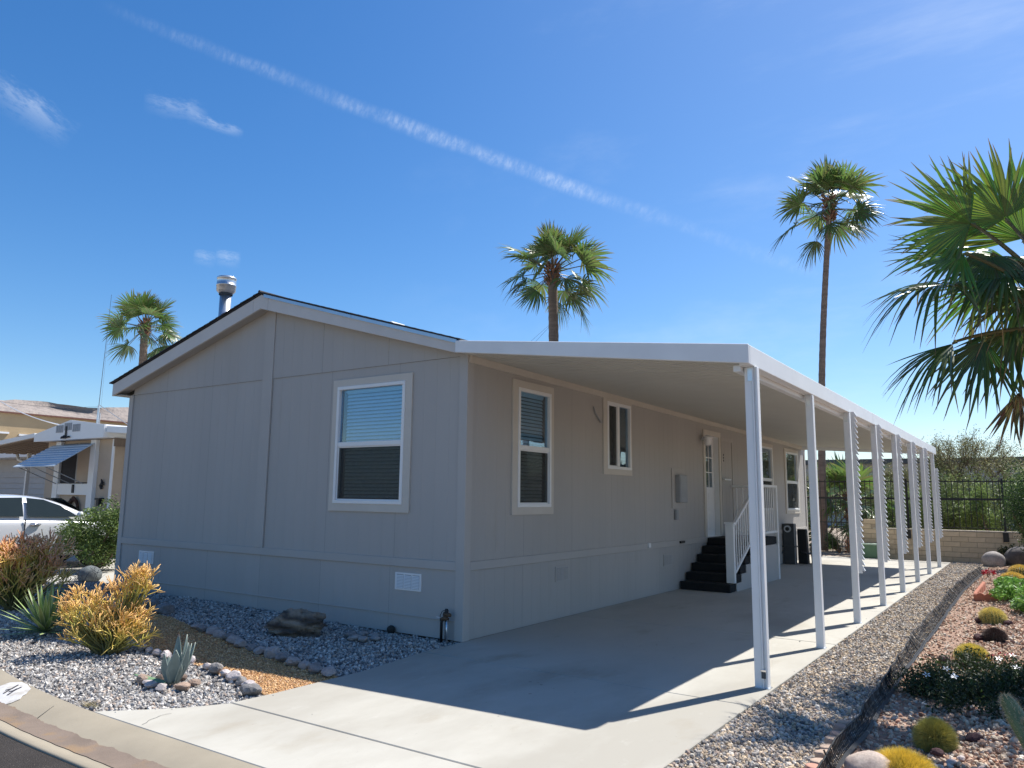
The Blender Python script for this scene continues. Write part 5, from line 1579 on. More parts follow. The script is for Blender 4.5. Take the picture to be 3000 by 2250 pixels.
# ------------------------------------------------------------------ fan palms
def frond(e, L_=1.0, Rr=0.85, nseg=30, seed=0, droop=0.5, amax=2.05, fold=0.18, green_=(0.055, 0.105, 0.03), tip=(0.26, 0.20, 0.09), pet=(0.19, 0.17, 0.08), rows=(0.03, 0.3, 0.55, 0.78, 1.0), thorns=False, cup=0.25, gvec=None, petsag=0.12, mess=0.25, join=0.45):
    """fan leaf: petiole along +X then a pleated blade; droop follows gravity for a leaf raised by e"""
    r = random.Random(seed)
    gl = Vector(gvec) if gvec is not None else Vector((-math.sin(e), 0, -math.cos(e)))
    mb = MB()
    pp = []
    for t_ in np.linspace(0, 1, 6):
        pp.append(Vector((L_ * t_, 0, 0)) + gl * petsag * L_ * t_ * t_)
    mb.tube(pp, [0.026, 0.021, 0.017, 0.015, 0.013, 0.012], 5, cap=False, cols=[pet] * 6)
    hub = pp[-1]
    ax = (pp[-1] - pp[-2]).normalized()
    lat = Vector((0, 1, 0)); nor = ax.cross(lat).normalized()
    da = 2 * amax / nseg
    for i in range(nseg):
        a = -amax + da * (i + 0.5 + r.uniform(-0.5, 0.5) * mess)
        ln = Rr * (0.62 + 0.38 * math.cos(a * 0.62)) * r.uniform(1 - 0.32 * mess, 1 + 0.2 * mess)
        side = r.gauss(0, 0.16) * mess; lift = r.gauss(0, 0.16) * mess
        if r.random() < 0.10 * mess * 4: side *= 2.5; lift -= 0.12
        base_d = ax * math.cos(a) + lat * math.sin(a)
        base_d = (base_d + nor * cup * (1 - math.cos(a))).normalized()
        sd = (lat * math.cos(a) - ax * math.sin(a)).normalized()
        dr = droop * r.uniform(max(0.15, 0.7 - 0.6 * mess), 1.35 + 1.3 * mess)
        gcol = [g_ * r.uniform(0.8, 1.25) for g_ in green_]
        st = len(mb.v)
        for t_ in rows:
            p = hub + base_d * ln * t_ + gl * dr * ln * max(0, t_ - 0.25) ** 2 * 1.5 + (sd * side + nor * lift) * ln * max(0, t_ - 0.4) ** 1.5 * 2.2
            if t_ <= join: w = ln * t_ * math.tan(da / 2) * 1.04 + 0.002
            else: w = ln * join * math.tan(da / 2) * (1 - ((t_ - join) / (1 - join)) ** 1.4) + 0.0012
            f = max(0, (t_ - 0.82) / 0.18)
            c = tuple(gcol[k] * (1 - f) + tip[k] * f for k in range(3))
            up_ = nor * w * fold * 2.2
            mb.v += [tuple(p - sd * w), tuple(p + up_), tuple(p + sd * w)]; mb.c += [c] * 3
        for j in range(len(rows) - 1):
            for k in range(2):
                q = st + j * 3 + k
                mb.f.append((q, q + 1, q + 4, q + 3))
    if thorns:
        for k in range(26):
            t_ = 0.08 + 0.035 * k
            p = Vector((L_ * t_, 0, 0)) + gl * petsag * L_ * t_ * t_
            for s_ in (-1, 1):
                mb.add([p + Vector((-.008, s_ * 0.012, 0)), p + Vector((.008, s_ * 0.012, 0)), p + Vector((.012, s_ * 0.034, 0))], [(0, 1, 2)], (0.12, 0.08, 0.05))
    return mb


FR = {}
def frond_protos():
    k = 0
    for e in (78, 55, 32, 8, -18, -42, -62):
        for v in range(2):
            dead = e < -55
            dr = {78: 0.05, 55: 0.12, 32: 0.22, 8: 0.34, -18: 0.36, -42: 0.28, -62: 0.2}[e]
            f = frond(R(e), 0.98, 0.92, 24, 100 + k, dr, mess=0.28, join=0.5, green_=(0.115, 0.175, 0.05) if e > 0 else (0.085, 0.13, 0.04), amax=1.9 if e > -30 else 1.35)
            me_o = f.build('frond', M['palm'], None, cols=True, smooth=True)
            me = me_o.data; bpy.data.objects.remove(me_o)
            FR.setdefault(e, []).append(me); k += 1
frond_protos()


def palm(label, crown, base, r_top, r_base, n, size, seed, bow=0.12):
    r = random.Random(seed)
    t = thing('fan_palm', label, 'palm tree', base)
    cv, bv = Vector(crown), Vector(base)
    rel = cv - bv
    mb = MB()
    pts, rr = [], []
    N_ = max(24, int(rel.z / 0.16))
    for i in range(N_ + 1):
        u = i / N_
        p = rel * u; p.x += bow * math.sin(u * 3.0) * rel.z / 12; p.x -= bow * math.sin(3.0) * rel.z / 12 * u
        pts.append(p); rr.append((r_base + (r_top - r_base) * min(1, u * 1.15) ** 0.6) * (1.035 if i % 2 else 0.975))
    mb.tube(pts, rr, 14); mb.build('trunk', M['palmbark'], t, smooth=True)
    # boot of old leaf bases
    mb = MB()
    for k in range(70):
        a = k * 2.4 + r.uniform(-.2, .2); z = -0.75 * size * 0.45 + 0.011 * k * size
        p = rel + Vector((math.cos(a) * r_top * 0.9, math.sin(a) * r_top * 0.9, z - 0.1)); d = Vector((math.cos(a) * 0.8, math.sin(a) * 0.8, 0.9)).normalized()
        mb.beam(p, p + d * r.uniform(0.12, 0.26) * size, 0.07, 0.03, up=(math.cos(a), math.sin(a), -0.3))
    mb.build('boot', mat('boot_fibre', (0.20, 0.10, 0.06), 0.95, 0.3, 8), t)
    el = sorted(FR)
    for k in range(n):
        f = (k + 0.5) / n
        e = -56 + 144 * (f ** 0.74) + r.uniform(-12, 12)
        az = k * 2.39996 + r.uniform(-0.55, 0.55)
        key = min(el, key=lambda q: abs(q - e))
        me = r.choice(FR[key])
        o = bpy.data.objects.new('frond', me); COL.objects.link(o); o.parent = t
        s = size * r.uniform(0.74, 1.16) * (0.92 if e > 60 else 1)
        o.matrix_local = Matrix.Translation(rel + Vector((0, 0, 0.10 * size * (f - 0.4)))) @ Euler((0, 0, az)).to_matrix().to_4x4() @ Euler((r.uniform(-1.0, 1.0), -R(e), 0), 'XYZ').to_matrix().to_4x4() @ Matrix.Diagonal((s, s, s, 1))
    return t
palm('fan palm with brown trunk rising behind the middle of the home roof', (-8.3, 15.5, 9.5), (-8.55, 15.9, 0), 0.17, 0.25, 36, 1.14, 31)
palm('tallest fan palm with a long slender leaning trunk beyond the carport', (0.55, 18.25, 10.95), (-0.40, 19.5, 0), 0.09, 0.145, 33, 1.0, 32, -0.18)
palm('fan palm behind the left slope of the home roof', (-33.0, 14.5, 10.2), (-33.6, 14.9, 0), 0.19, 0.26, 36, 1.18, 33)
palm('low leafy young fan palm behind the carport by the iron fence', (0.30, 20.6, 1.35), (0.30, 20.6, 0), 0.16, 0.2, 26, 1.05, 34)
# thin guy wires from the middle palm
gw = MB(); gw.tube([(-8.45, 15.7, 7.7), (-9.6, 15.0, 6.2)], 0.006, 4); gw.tube([(-8.45, 15.7, 7.75), (-10.1, 15.0, 6.2)], 0.005, 4)
tag(gw.build('guy_wire', M['dark_metal']), 'thin wires tied to the trunk of the middle palm', 'wire')

# the near palm whose fronds hang in from the right edge
KN = 0.80
def nr(p): return tuple(CAM_LOC[i] + KN * (p[i] - CAM_LOC[i]) for i in range(3))
NB_ = (nr((6.05, 3.9, 0))[0], nr((6.05, 3.9, 0))[1], 0.0)
np_ = thing('near_fan_palm', 'big near fan palm whose green fronds hang in from the right edge', 'palm tree', NB_)
CC = Vector(nr((5.98, 3.85, 3.55)))
mb = MB(); mb.tube([(0, 0, 0), (0, 0, 1.2), (-0.03, -0.02, 2.2), (-0.05, -0.04, 3.15)], [0.28, 0.22, 0.19, 0.18], 18); mb.build('trunk', M['palmbark'], np_, smooth=True)
mb = MB()
for k in range(90):
    a = k * 2.4; z = 1.75 + 0.016 * k
    p = Vector((math.cos(a) * 0.19 - .05, math.sin(a) * 0.19, z)); d = Vector((math.cos(a) * 0.9, math.sin(a) * 0.9, 0.7)).normalized()
    mb.beam(p, p + d * random.uniform(0.15, 0.3), 0.08, 0.03, up=(math.cos(a), math.sin(a), -0.3))
mb.build('boot', mat('boot_fibre_near', (0.20, 0.10, 0.06), 0.95, 0.3, 8), np_)


def near_frond(hub, tip, R_, droop, seed, amax=1.9, nface=(0, -0.5, 1), nseg=38, cup=0.2, col=(0.07, 0.15, 0.025), mess=0.42):
    hub, tip = Vector(nr(hub)), Vector(nr(tip)); R_ *= KN
    L_ = (hub - CC).length
    X = (hub - CC).normalized()
    # blade axis bends from the petiole direction towards the tip
    T = (tip - hub).normalized()
    Z = Vector(nface); Z = (Z - T * Z.dot(T)).normalized(); Y = Z.cross(T).normalized()
    Rm = Matrix((T, Y, Z)).transposed()
    gl = Rm.transposed() @ Vector((0, 0, -1))
    fb_ = frond(0, 0.04, R_, nseg, seed, droop, amax, 0.22, col, (0.26, 0.13, 0.07), (0.20, 0.19, 0.07), (0.02, 0.16, 0.32, 0.44, 0.56, 0.70, 0.84, 1.0), False, cup, gl, 0.0, mess, 0.55)
    vv = []
    for v in fb_.v:
        vv.append(tuple(Rm @ Vector(v) + hub - Vector(NB_)))
    fb_.v = vv
    # petiole with thorns from the crown to the hub
    mid = CC.lerp(hub, 0.5) + Vector((0, 0, 0.14 * L_))
    pts = []
    for u in np.linspace(0, 1, 12):
        pts.append((CC * (1 - u) ** 2 + mid * 2 * u * (1 - u) + hub * u * u) - Vector(NB_))
    fb_.tube(pts, list(np.linspace(0.032, 0.015, 12)), 6, cap=False, cols=[(0.17, 0.15, 0.06)] * 12)
    for i in range(1, 11):
        for s_ in (-1, 1):
            for q in (0, 0.5):
                p = pts[i].lerp(pts[i + 1], q) if i < 11 else pts[i]
                d = (pts[min(i + 1, 11)] - pts[i]).normalized(); sd = d.cross(Vector((0, 0, 1))).normalized() * s_
                fb_.add([p - d * 0.008 + sd * 0.015, p + d * 0.008 + sd * 0.015, p + d * 0.012 + sd * 0.04], [(0, 1, 2)], (0.10, 0.07, 0.04))
    return fb_.build('frond', M['palm'], np_, cols=True, smooth=False)


cam_dir = (0.05, -1.0, 0.15)
G1, G2 = (0.070, 0.118, 0.030), (0.12, 0.205, 0.03)  # upper fronds (G2) coloured brighter as if backlit, lower ones (G1) darker
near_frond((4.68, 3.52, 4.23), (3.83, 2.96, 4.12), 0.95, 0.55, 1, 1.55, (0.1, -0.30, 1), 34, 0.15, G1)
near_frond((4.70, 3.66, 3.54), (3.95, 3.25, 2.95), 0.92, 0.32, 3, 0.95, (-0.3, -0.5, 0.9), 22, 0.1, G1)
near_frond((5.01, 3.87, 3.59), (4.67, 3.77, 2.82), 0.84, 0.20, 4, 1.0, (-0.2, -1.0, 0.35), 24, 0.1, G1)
near_frond((4.99, 3.61, 4.95), (4.25, 3.03, 5.25), 1.06, 0.08, 5, 1.45, (0.35, -0.95, 0.15), 36, 0.08, G2)
near_frond((4.90, 3.55, 4.58), (4.0, 3.0, 4.62), 1.0, 0.16, 6, 1.35, (0.2, -0.75, 0.7), 34, 0.12, (0.11, 0.20, 0.03))
near_frond((5.33, 3.83, 5.0), (5.0, 3.53, 5.66), 0.98, 0.04, 7, 1.6, (0.15, -1.0, 0.1), 36, 0.08, G2)
near_frond((5.48, 3.98, 4.75), (5.48, 3.80, 5.85), 1.12, 0.04, 8, 1.7, (0.0, -1.0, -0.1), 38, 0.08, G2)
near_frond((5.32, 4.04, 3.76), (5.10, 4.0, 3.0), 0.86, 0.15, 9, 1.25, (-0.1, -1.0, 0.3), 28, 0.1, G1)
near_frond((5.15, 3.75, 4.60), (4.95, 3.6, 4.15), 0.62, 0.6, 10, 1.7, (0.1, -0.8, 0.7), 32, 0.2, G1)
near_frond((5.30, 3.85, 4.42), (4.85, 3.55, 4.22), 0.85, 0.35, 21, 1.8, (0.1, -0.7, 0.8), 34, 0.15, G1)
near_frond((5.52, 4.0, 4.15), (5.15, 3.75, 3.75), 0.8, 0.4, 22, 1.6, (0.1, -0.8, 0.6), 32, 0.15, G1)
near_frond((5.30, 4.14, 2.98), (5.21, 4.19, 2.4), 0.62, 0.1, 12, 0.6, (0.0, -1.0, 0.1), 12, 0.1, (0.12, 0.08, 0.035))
near_frond((5.30, 4.6, 4.75), (4.9, 5.2, 4.95), 1.0, 0.4, 13, 1.9, (0.0, 0.3, 1), 34)
near_frond((5.15, 4.9, 4.45), (4.6, 5.4, 4.35), 1.0, 0.4, 20, 1.9, (0.0, 0.2, 1), 34)
near_frond((6.6, 2.9, 4.3), (7.1, 2.2, 4.2), 1.0, 0.7, 14, 1.9, (0.0, -0.3, 1), 34)
near_frond((6.2, 3.0, 4.6), (6.2, 2.2, 4.6), 1.0, 0.5, 15, 1.9, (0.0, -0.3, 1), 34)
near_frond((7.0, 4.5, 4.3), (7.8, 4.9, 4.2), 1.0, 0.7, 17, 1.9, (0.0, 0.2, 1), 30)
near_frond((6.2, 5.0, 4.4), (6.3, 5.8, 4.3), 1.0, 0.6, 18, 1.9, (0.0, 0.2, 1), 30)
near_frond((6.7, 4.0, 5.0), (7.2, 4.1, 5.7), 1.0, 0.2, 19, 1.9, (0.0, -1.0, 0.2), 30)

# ------------------------------------------------------------------ block wall, iron fence and desert beyond
WY = 17.28
bw = thing('block_wall', 'low cream block wall at the far end of the driveway', 'wall', (0, 0, 0))
mb = MB(); mb.box((1.02, WY + 0.012, -0.05), (9.0, WY + 0.19, 0.80)); mb.box((1.02, WY + 0.012, 0.80), (1.60, WY + 0.19, 0.985)); mb.build('mortar_core', M['mortar'], bw)
bx_ = MB(); bx_.box((0.005, 0.0, 0.005), (0.395, 0.2, 0.128)); proto = bx_.build('block', M['block'], bw); bevel(proto, 0.004, 1)
first = True
for row in range(8):
    z = -0.03 + row * 0.1385
    x = 1.0 - (0.2 if row % 2 else 0)
    while x < (8.6 if row < 6 else 1.4):
        if x < 0.95: x += 0.4; continue
        if first: o = proto; first = False
        else: o = proto.copy(); COL.objects.link(o); o.parent = bw
        o.location = (x, WY + random.uniform(-0.002, 0.002), z)
        x += 0.4
mb = MB(); mb.box((1.45, WY - 0.008, 0.806), (9.0, WY + 0.205, 0.832)); mb.build('coping', mat('coping', (0.62, 0.54, 0.42), 0.85, 0.08), bw)

fe = thing('iron_fence', 'black wrought iron fence standing along the block wall', 'fence', (0, 0, 0))
fy = WY + 0.10
def rail(z, h, x0=-3.0, x1=8.8):
    mb = MB(); mb.box((x0, fy - 0.012, z - h / 2), (x1, fy + 0.012, z + h / 2)); mb.build('rail', M['iron'], fe)
rail(2.15, 0.03); rail(1.67, 0.06)
mb = MB(); mb.box((1.7, fy - 0.012, 0.885), (8.8, fy + 0.012, 0.905)); mb.build('rail', M['iron'], fe)
mb = MB(); mb.box((-3.0, fy - 0.012, 0.94), (0.95, fy + 0.012, 0.97)); mb.build('rail', M['iron'], fe)
mb = MB(); mb.box((-0.009, -0.009, 0.0), (0.009, 0.009, 1.30)); pk = mb.build('picket', M['iron'], fe)
xs_ = np.arange(-3.0, 8.8, 0.138)
for i, x in enumerate(xs_):
    o = pk if i == 0 else pk.copy()
    if i: COL.objects.link(o); o.parent = fe
    if x > 1.0: o.location = (x, fy, 0.90); o.scale = (1, 1, 1)
    else: o.location = (x, fy, 0.10); o.scale = (1, 1, 1.62)
for x in (2.36, 4.66, 6.96, 0.98, -1.3):
    mb = MB(); mb.box((x - 0.026, fy - 0.026, 0.60), (x + 0.026, fy + 0.026, 2.23)); p = mb.build('post', M['iron'], fe)
    if x > 1:
        mb = MB(); mb.box((x - 0.065, WY - 0.035, 0.56), (x + 0.065, WY - 0.009, 0.80)); mb.build('bracket', M['iron'], p)

ub = thing('utility_cabinet', 'pale green utility cabinet between the carport posts and the block wall', 'utility box', (1.35, 17.0, 0))
mb = MB(); mb.box((-0.42, -0.22, 0), (0.36, 0.2, 0.36)); bevel(mb.build('cabinet', M['green_box'], ub), 0.01, 1)
mb = MB(); mb.box((-0.44, -0.25, 0.36), (0.38, 0.22, 0.40)); bevel(mb.build('lid', mat('pale_green', (0.36, 0.46, 0.36), 0.6), ub), 0.01, 1)

def desert_tree(label, loc, h, w, seed, col=(0.22, 0.23, 0.10), alt=(0.33, 0.30, 0.15), nleaf=7000, twigs=60, leaf=0.075, name='desert_tree', spread=1.0):
    r = random.Random(seed)
    t = thing(name, label, 'tree', loc, 0, 'desert trees beyond the iron fence')
    mb = MB()
    segs = []
    def grow(p, d, ln, lev, rad):
        q = p + d * ln
        mb.tube([p, (p + q) / 2 + Vector((r.uniform(-.05, .05), r.uniform(-.05, .05), 0)) * ln, q], [rad, rad * .8, rad * .6], 5, cap=False)
        segs.append((p, q, lev))
        if lev == 0: return
        for k in range(r.choice((2, 3, 3))):
            a = r.uniform(0, 6.28); tl = r.uniform(0.25, 0.75) * spread
            nd = (d * math.cos(tl) + Vector((math.cos(a), math.sin(a), 0.25)) * math.sin(tl)).normalized()
            grow(q, nd, ln * r.uniform(0.62, 0.85), lev - 1, rad * 0.62)
    for k in range(4):
        a = k * 1.57 + r.uniform(-.5, .5)
        grow(Vector((0, 0, 0)), Vector((math.cos(a) * 0.55 * w / h, math.sin(a) * 0.55 * w / h, 1)).normalized(), h * 0.34, 4, 0.05)
    mb.build('trunk', M['bark'], t)
    S = [s for s in segs if s[2] <= 2]
    A = np.array([s[0][:] for s in S]); B = np.array([s[1][:] for s in S])
    def samp(rr, n):
        k = rr.integers(0, len(S), n); u = rr.random((n, 1)) * 1.25
        return A[k] + (B[k] - A[k]) * u + rr.normal(size=(n, 3)) * 0.07 * h / 3, None
    V, F, C = leaf_cloud(nleaf, samp, leaf, green(col, 0.35, alt, 0.35), 0.30, 0.5, seed)
    np_object('crown', V, F, M['leaf'], t, C)
    return t
dt = [(( 2.2, 25.5, 0), 3.2, 2.2, 'thin bare topped desert tree just right of the carport end', 0), ((3.4, 25.5, 0), 4.0, 2.0, 'tall olive desert tree in the middle beyond the fence', 0), ((4.9, 25.0, 0), 3.6, 2.8, 'broad wispy desert tree right of the middle one', 0),
      ((6.6, 26.5, 0), 3.9, 2.8, 'wispy desert tree at the right behind the clipped hedge', 0), ((0.6, 27, 0), 3.2, 2.4, 'desert tree seen between the carport posts', 0), ((-2.0, 27.5, 0), 2.8, 2.4, 'desert tree behind the leaning palm trunk', 0), ((8.6, 26, 0), 3.6, 2.6, 'desert tree farthest right beyond the fence', 0)]
for i, (loc, h, w, lb, _) in enumerate(dt):
    desert_tree(lb, loc, h, w, 200 + i)
sh = [((3.0, 19.8, 0), (0.9, 0.7, 1.75), (0.10, 0.12, 0.05), 'dark olive bush close behind the fence, left of the fence post'), ((4.1, 19.6, 0), (0.8, 0.7, 1.7), (0.13, 0.16, 0.06), 'bright olive bush close behind the fence near the right post'),
      ((2.0, 20.5, 0), (0.9, 0.8, 1.5), (0.09, 0.12, 0.045), 'dark green bush behind the fence between the last carport posts'), ((5.2, 20.0, 0), (0.9, 0.8, 1.9), (0.12, 0.15, 0.06), 'olive bush behind the fence right of the iron post'),
      ((3.5, 22.5, 0), (1.5, 1.0, 2.2), (0.14, 0.15, 0.07), 'grey green bush in the second row beyond the fence'), ((1.2, 22.6, 0), (1.4, 1.0, 2.0), (0.11, 0.13, 0.06), 'grey green bush behind the fence in the gap after the young palm'),
      ((-1.6, 21.5, 0), (1.2, 1.0, 2.2), (0.05, 0.075, 0.03), 'dark green bush behind the far house corner'), ((6.6, 21.5, 0), (1.4, 1.0, 2.3), (0.11, 0.14, 0.06), 'olive bush behind the clipped hedge'),
      ((5.2, 23, 0), (1.5, 1.0, 2.3), (0.14, 0.15, 0.07), 'pale olive bush below the broad wispy tree'),
      ((2.4, 23.8, 0), (1.4, 0.9, 2.3), (0.12, 0.14, 0.06), 'olive bush in the back row just right of the last carport post'), ((4.2, 23.9, 0), (1.4, 0.9, 2.4), (0.13, 0.15, 0.065), 'olive bush in the back row under the tall olive tree'), ((0.0, 23.8, 0), (1.5, 0.9, 2.3), (0.11, 0.135, 0.055), 'olive bush in the back row behind the young palm')]
for i, (loc, size, c, lb) in enumerate(sh):
    bush('desert_bush', lb, 'bush', loc, (size[0] * 1.1, size[1], size[2] * 1.2), 34, 7500, 0.08, (c[0] * 1.5, c[1] * 1.65, c[2] * 1.3), (c[0] * 2.5, c[1] * 2.7, c[2] * 2.0), seed=300 + i, group='desert bushes beyond the fence', clump=0.36, aspect=0.35, shell=0.3)
# undergrowth at the palm foot
bush('undergrowth', 'spiky green undergrowth at the foot of the leaning palm trunk', 'plant', (0.25, 18.6, 0), (0.45, 0.35, 0.75), 12, 900, 0.11, (0.07, 0.12, 0.04), seed=340, aspect=0.15, clump=0.4)
bush('undergrowth', 'reddish dry undergrowth between palm foot and green cabinet', 'plant', (0.75, 17.9, 0), (0.3, 0.25, 0.55), 10, 500, 0.06, (0.20, 0.10, 0.06), (0.30, 0.06, 0.05), seed=341, clump=0.4)

# far low building behind the desert trees
fbld = thing('long_building', 'long low grey building with a dark flat roof edge far beyond the trees', 'building', (0, 0, 0))
mb = MB(); mb.box((-14, 45, 0), (22, 55, 3.85)); mb.build('wall', M['farwall'], fbld)
mb = MB(); mb.box((-14.3, 44.4, 3.86), (22.3, 55.5, 4.15)); mb.build('roof', M['dark_metal'], fbld)
for i in range(6):
    mb = MB(); mb.box((-11 + i * 5.5, 44.98, 1.2), (-9 + i * 5.5, 45.03, 2.6)); mb.build('window', M['dark'], fbld)

# ------------------------------------------------------------------ neighbour's home, awning, carport
NY = 3.695
fyn = NY - 0.37
nb = thing('trailer_home', 'tan single wide trailer home with white gable fascia and striped window awning', 'trailer home', (0, 0, 0))
nx0, nx1 = -18.23, -14.60
mb = MB(); mb.box((nx0, NY, 0), (nx1, NY + 14, 2.99)); mb.build('wall', M['nbwall'], nb)
mb = MB()
for k in range(36): mb.box((nx1, NY + 0.30 + k * 0.38, 0.02), (nx1 + 0.03, NY + 0.30 + k * 0.38 + 0.33, 2.98))
mb.build('side_cladding', M['nbdark'], nb)
mb = MB(); mb.hexa([(-14.49, fyn + 0.06, 3.13), (-12.3, fyn + 0.06, 2.99), (-12.3, NY + 9, 2.99), (-14.49, NY + 9, 3.13), (-14.49, fyn + 0.06, 3.29), (-12.3, fyn + 0.06, 3.15), (-12.3, NY + 9, 3.15), (-14.49, NY + 9, 3.29)])
mb.build('porch_roof', M['alu'], nb)
mb = MB(); mb.box((nx1 - 0.06, NY - 0.03, 0.0), (nx1 + 0.04, NY - 0.001, 2.98)); mb.build('corner_trim', M['vinyl'], nb)
mb = MB(); mb.prism([(-18.33, fyn, 2.99), (-14.50, fyn, 2.99), (-14.50, fyn, 3.33), (-16.3, fyn, 3.53), (-18.33, fyn, 3.2)], (0, 0.05, 0)); gf = mb.build('gable_fascia', M['vinyl'], nb, fix=True)
mb = MB(); mb.prism([(-18.33, fyn + 0.05, 3.0), (-14.50, fyn + 0.05, 3.0), (-14.50, fyn + 0.05, 3.30), (-16.3, fyn + 0.05, 3.49), (-18.33, fyn + 0.05, 3.17)], (0, 14.2, 0)); mb.build('roof', M['alu'], nb, fix=True)
for k in range(3):                 # louvred vents in the fascia, three groups
    for j in range(4):
        x = -17.05 + k * 0.46 + j * 0.105; z = 3.20 + (0.05 if k == 1 else 0)
        mb = MB(); mb.box((x, fyn - 0.012, z), (x + 0.075, fyn - 0.001, z + 0.20)); mb.build('louver', M['grey_metal'], gf)
mb = MB(); mb.box((-14.52, fyn + 0.3, 2.78), (-14.50 + 0.02, NY + 14, 3.0)); mb.build('side_valance', M['nbdark'], nb)
# metal ornament: small palm shaped plaque with crossbar
mb = MB(); cx = -16.46
mb.box((cx - 0.035, fyn - 0.03, 3.02), (cx + 0.035, fyn - 0.015, 3.36))
for k in range(26):
    a_ = random.uniform(-1.45, 1.45); l_ = random.uniform(0.10, 0.28)
    mb.tube([(cx, fyn - 0.022, 3.05), (cx + math.sin(a_) * l_, fyn - 0.03, 3.05 + abs(math.cos(a_)) * l_ * 0.3 - 0.02)], [0.012, 0.022], 4)
mb.build('ornament', M['black'], nb)
# window bay: pilasters, window, apron
for x in (-17.42, -15.50):
    mb = MB(); mb.box((x - 0.14, NY - 0.10, 0.4), (x + 0.14, NY - 0.001, 2.98)); mb.build('pilaster', M['vinyl'], nb)
mb = MB(); mb.box((-17.27, NY - 0.04, 1.82), (-15.65, NY - 0.001, 2.9)); wn = mb.build('window', M['dark'], nb)
mb = MB(); mb.box((-16.42, NY - 0.05, 1.82), (-16.36, NY - 0.041, 2.9)); mb.build('frame', M['grey_metal'], wn)
mb = MB(); mb.box((-16.35, NY - 0.055, 1.84), (-15.66, NY - 0.042, 2.88)); mb.build('curtain', M['nbwall'], wn)
mb = MB(); mb.box((-17.28, NY - 0.09, 1.50), (-15.64, NY - 0.001, 1.80)); mb.build('sill_panel', M['vinyl'], nb)
mb = MB(); mb.box((-16.42, NY - 0.12, 1.55), (-16.33, NY - 0.09, 1.78)); mb.build('number_plate', M['black'], nb)
wr = MB()
for k in range(40):
    a = k / 40 * 6.283; wr.tube([(-16.35 + 0.24 * math.cos(a), NY - 0.05, 1.06 + 0.30 * math.sin(a)), (-16.35 + (0.27 + random.uniform(0, .06)) * math.cos(a + .2), NY - 0.09, 1.06 + (0.33 + random.uniform(0, .07)) * math.sin(a + .2))], [0.05, 0.02], 4)
tag(wr.build('wreath', mat('wreath', (0.07, 0.035, 0.025), 0.9)), 'dark oval wreath hanging under the trailer window', 'wreath')
gk = MB(); gk.tube([(-15.0, NY - 0.04, 1.66), (-15.03, NY - 0.05, 1.75), (-14.96, NY - 0.05, 1.83), (-15.02, NY - 0.05, 1.92)], [0.03, 0.045, 0.04, 0.015], 6); gk.tube([(-14.98, NY - 0.05, 1.80), (-14.86, NY - 0.05, 1.77)], [0.03, 0.01], 5)
tag(gk.build('wall_ornament', M['black']), 'black lizard shaped ornament on the tan trailer wall', 'ornament')
wl_ = MB(); wl_.box((-15.06, NY - 0.12, 1.22), (-14.94, NY - 0.02, 1.40)); wl_.box((-15.11, NY - 0.14, 1.38), (-14.89, NY - 0.0, 1.43))
tag(wl_.build('wall_sconce', M['black']), 'black wall sconce below the lizard ornament', 'lamp')
# awning: slatted metal, slats as parts
aw = thing('window_awning', 'blue grey slatted metal awning over the trailer window', 'awning', (0, 0, 0))
nS = 9
for k in range(nS):
    u0, u1 = k / nS, (k + 0.86) / nS
    def Q(x, u): return (x, NY - 0.11 - 1.0 * u, 2.87 - 0.66 * u)
    mb = MB()
    a = Q(-17.72, u0); b = Q(-15.42, u0); c = Q(-15.42, u1); d = Q(-17.72, u1)
    off = 0.018
    mb.hexa([a, b, (c[0], c[1], c[2] - 0.0), (d[0], d[1], d[2] - 0.0), (a[0], a[1], a[2] + 0.01), (b[0], b[1], b[2] + 0.01), (c[0], c[1], c[2] + off + .01), (d[0], d[1], d[2] + off + .01)])
    mb.build('slat', M['bluegrey'], aw, fix=True)
for x in (-17.4, -15.9, -16.6):
    mb = MB(); mb.beam((x, NY - 1.08, 2.22), (x + 0.05, NY - 0.1, 1.80), 0.03, 0.02); mb.build('strut', M['grey_metal'], aw)
# neighbour carport left of the trailer
nc = thing('neighbour_carport', 'neighbour patio cover with brown ribbed underside on slim posts', 'carport', (0, 0, 0))
mb = MB(); mb.hexa([(-22.6, fyn, 2.82), (-18.34, fyn, 3.12), (-18.24, NY + 6, 3.12), (-22.6, NY + 6, 2.82), (-22.6, fyn, 2.96), (-18.34, fyn, 3.24), (-18.24, NY + 6, 3.24), (-22.6, NY + 6, 2.96)]); mb.build('roof', M['alu'], nc)
mb = MB()
for k in range(28): mb.hexa([(-22.5, fyn + 0.1 + k * 0.22, 2.79), (-18.4, fyn + 0.1 + k * 0.22, 3.08), (-18.4, fyn + 0.24 + k * 0.22, 3.08), (-22.5, fyn + 0.24 + k * 0.22, 2.79), (-22.5, fyn + 0.1 + k * 0.22, 2.83), (-18.4, fyn + 0.1 + k * 0.22, 3.12), (-18.4, fyn + 0.24 + k * 0.22, 3.12), (-22.5, fyn + 0.24 + k * 0.22, 2.83)])
mb.build('underside_rib', M['nbdark'], nc)
for (x, y) in ((-21.95, NY + 1.1), (-22.35, NY + 3.2), (-22.35, NY + 5.6)):
    mb = MB(); mb.box((x - 0.05, y - 0.05, 0), (x + 0.05, y + 0.05, 2.82)); mb.build('post', M['alu'], nc)
mb = MB(); mb.tube([(-22.35, NY + 0.9, 2.80), (-22.35, NY + 0.95, 2.62), (-22.0, NY + 1.0, 2.52), (-21.95, NY + 1.03, 2.3)], 0.05, 8); mb.build('downspout', M['alu'], nc, smooth=True)
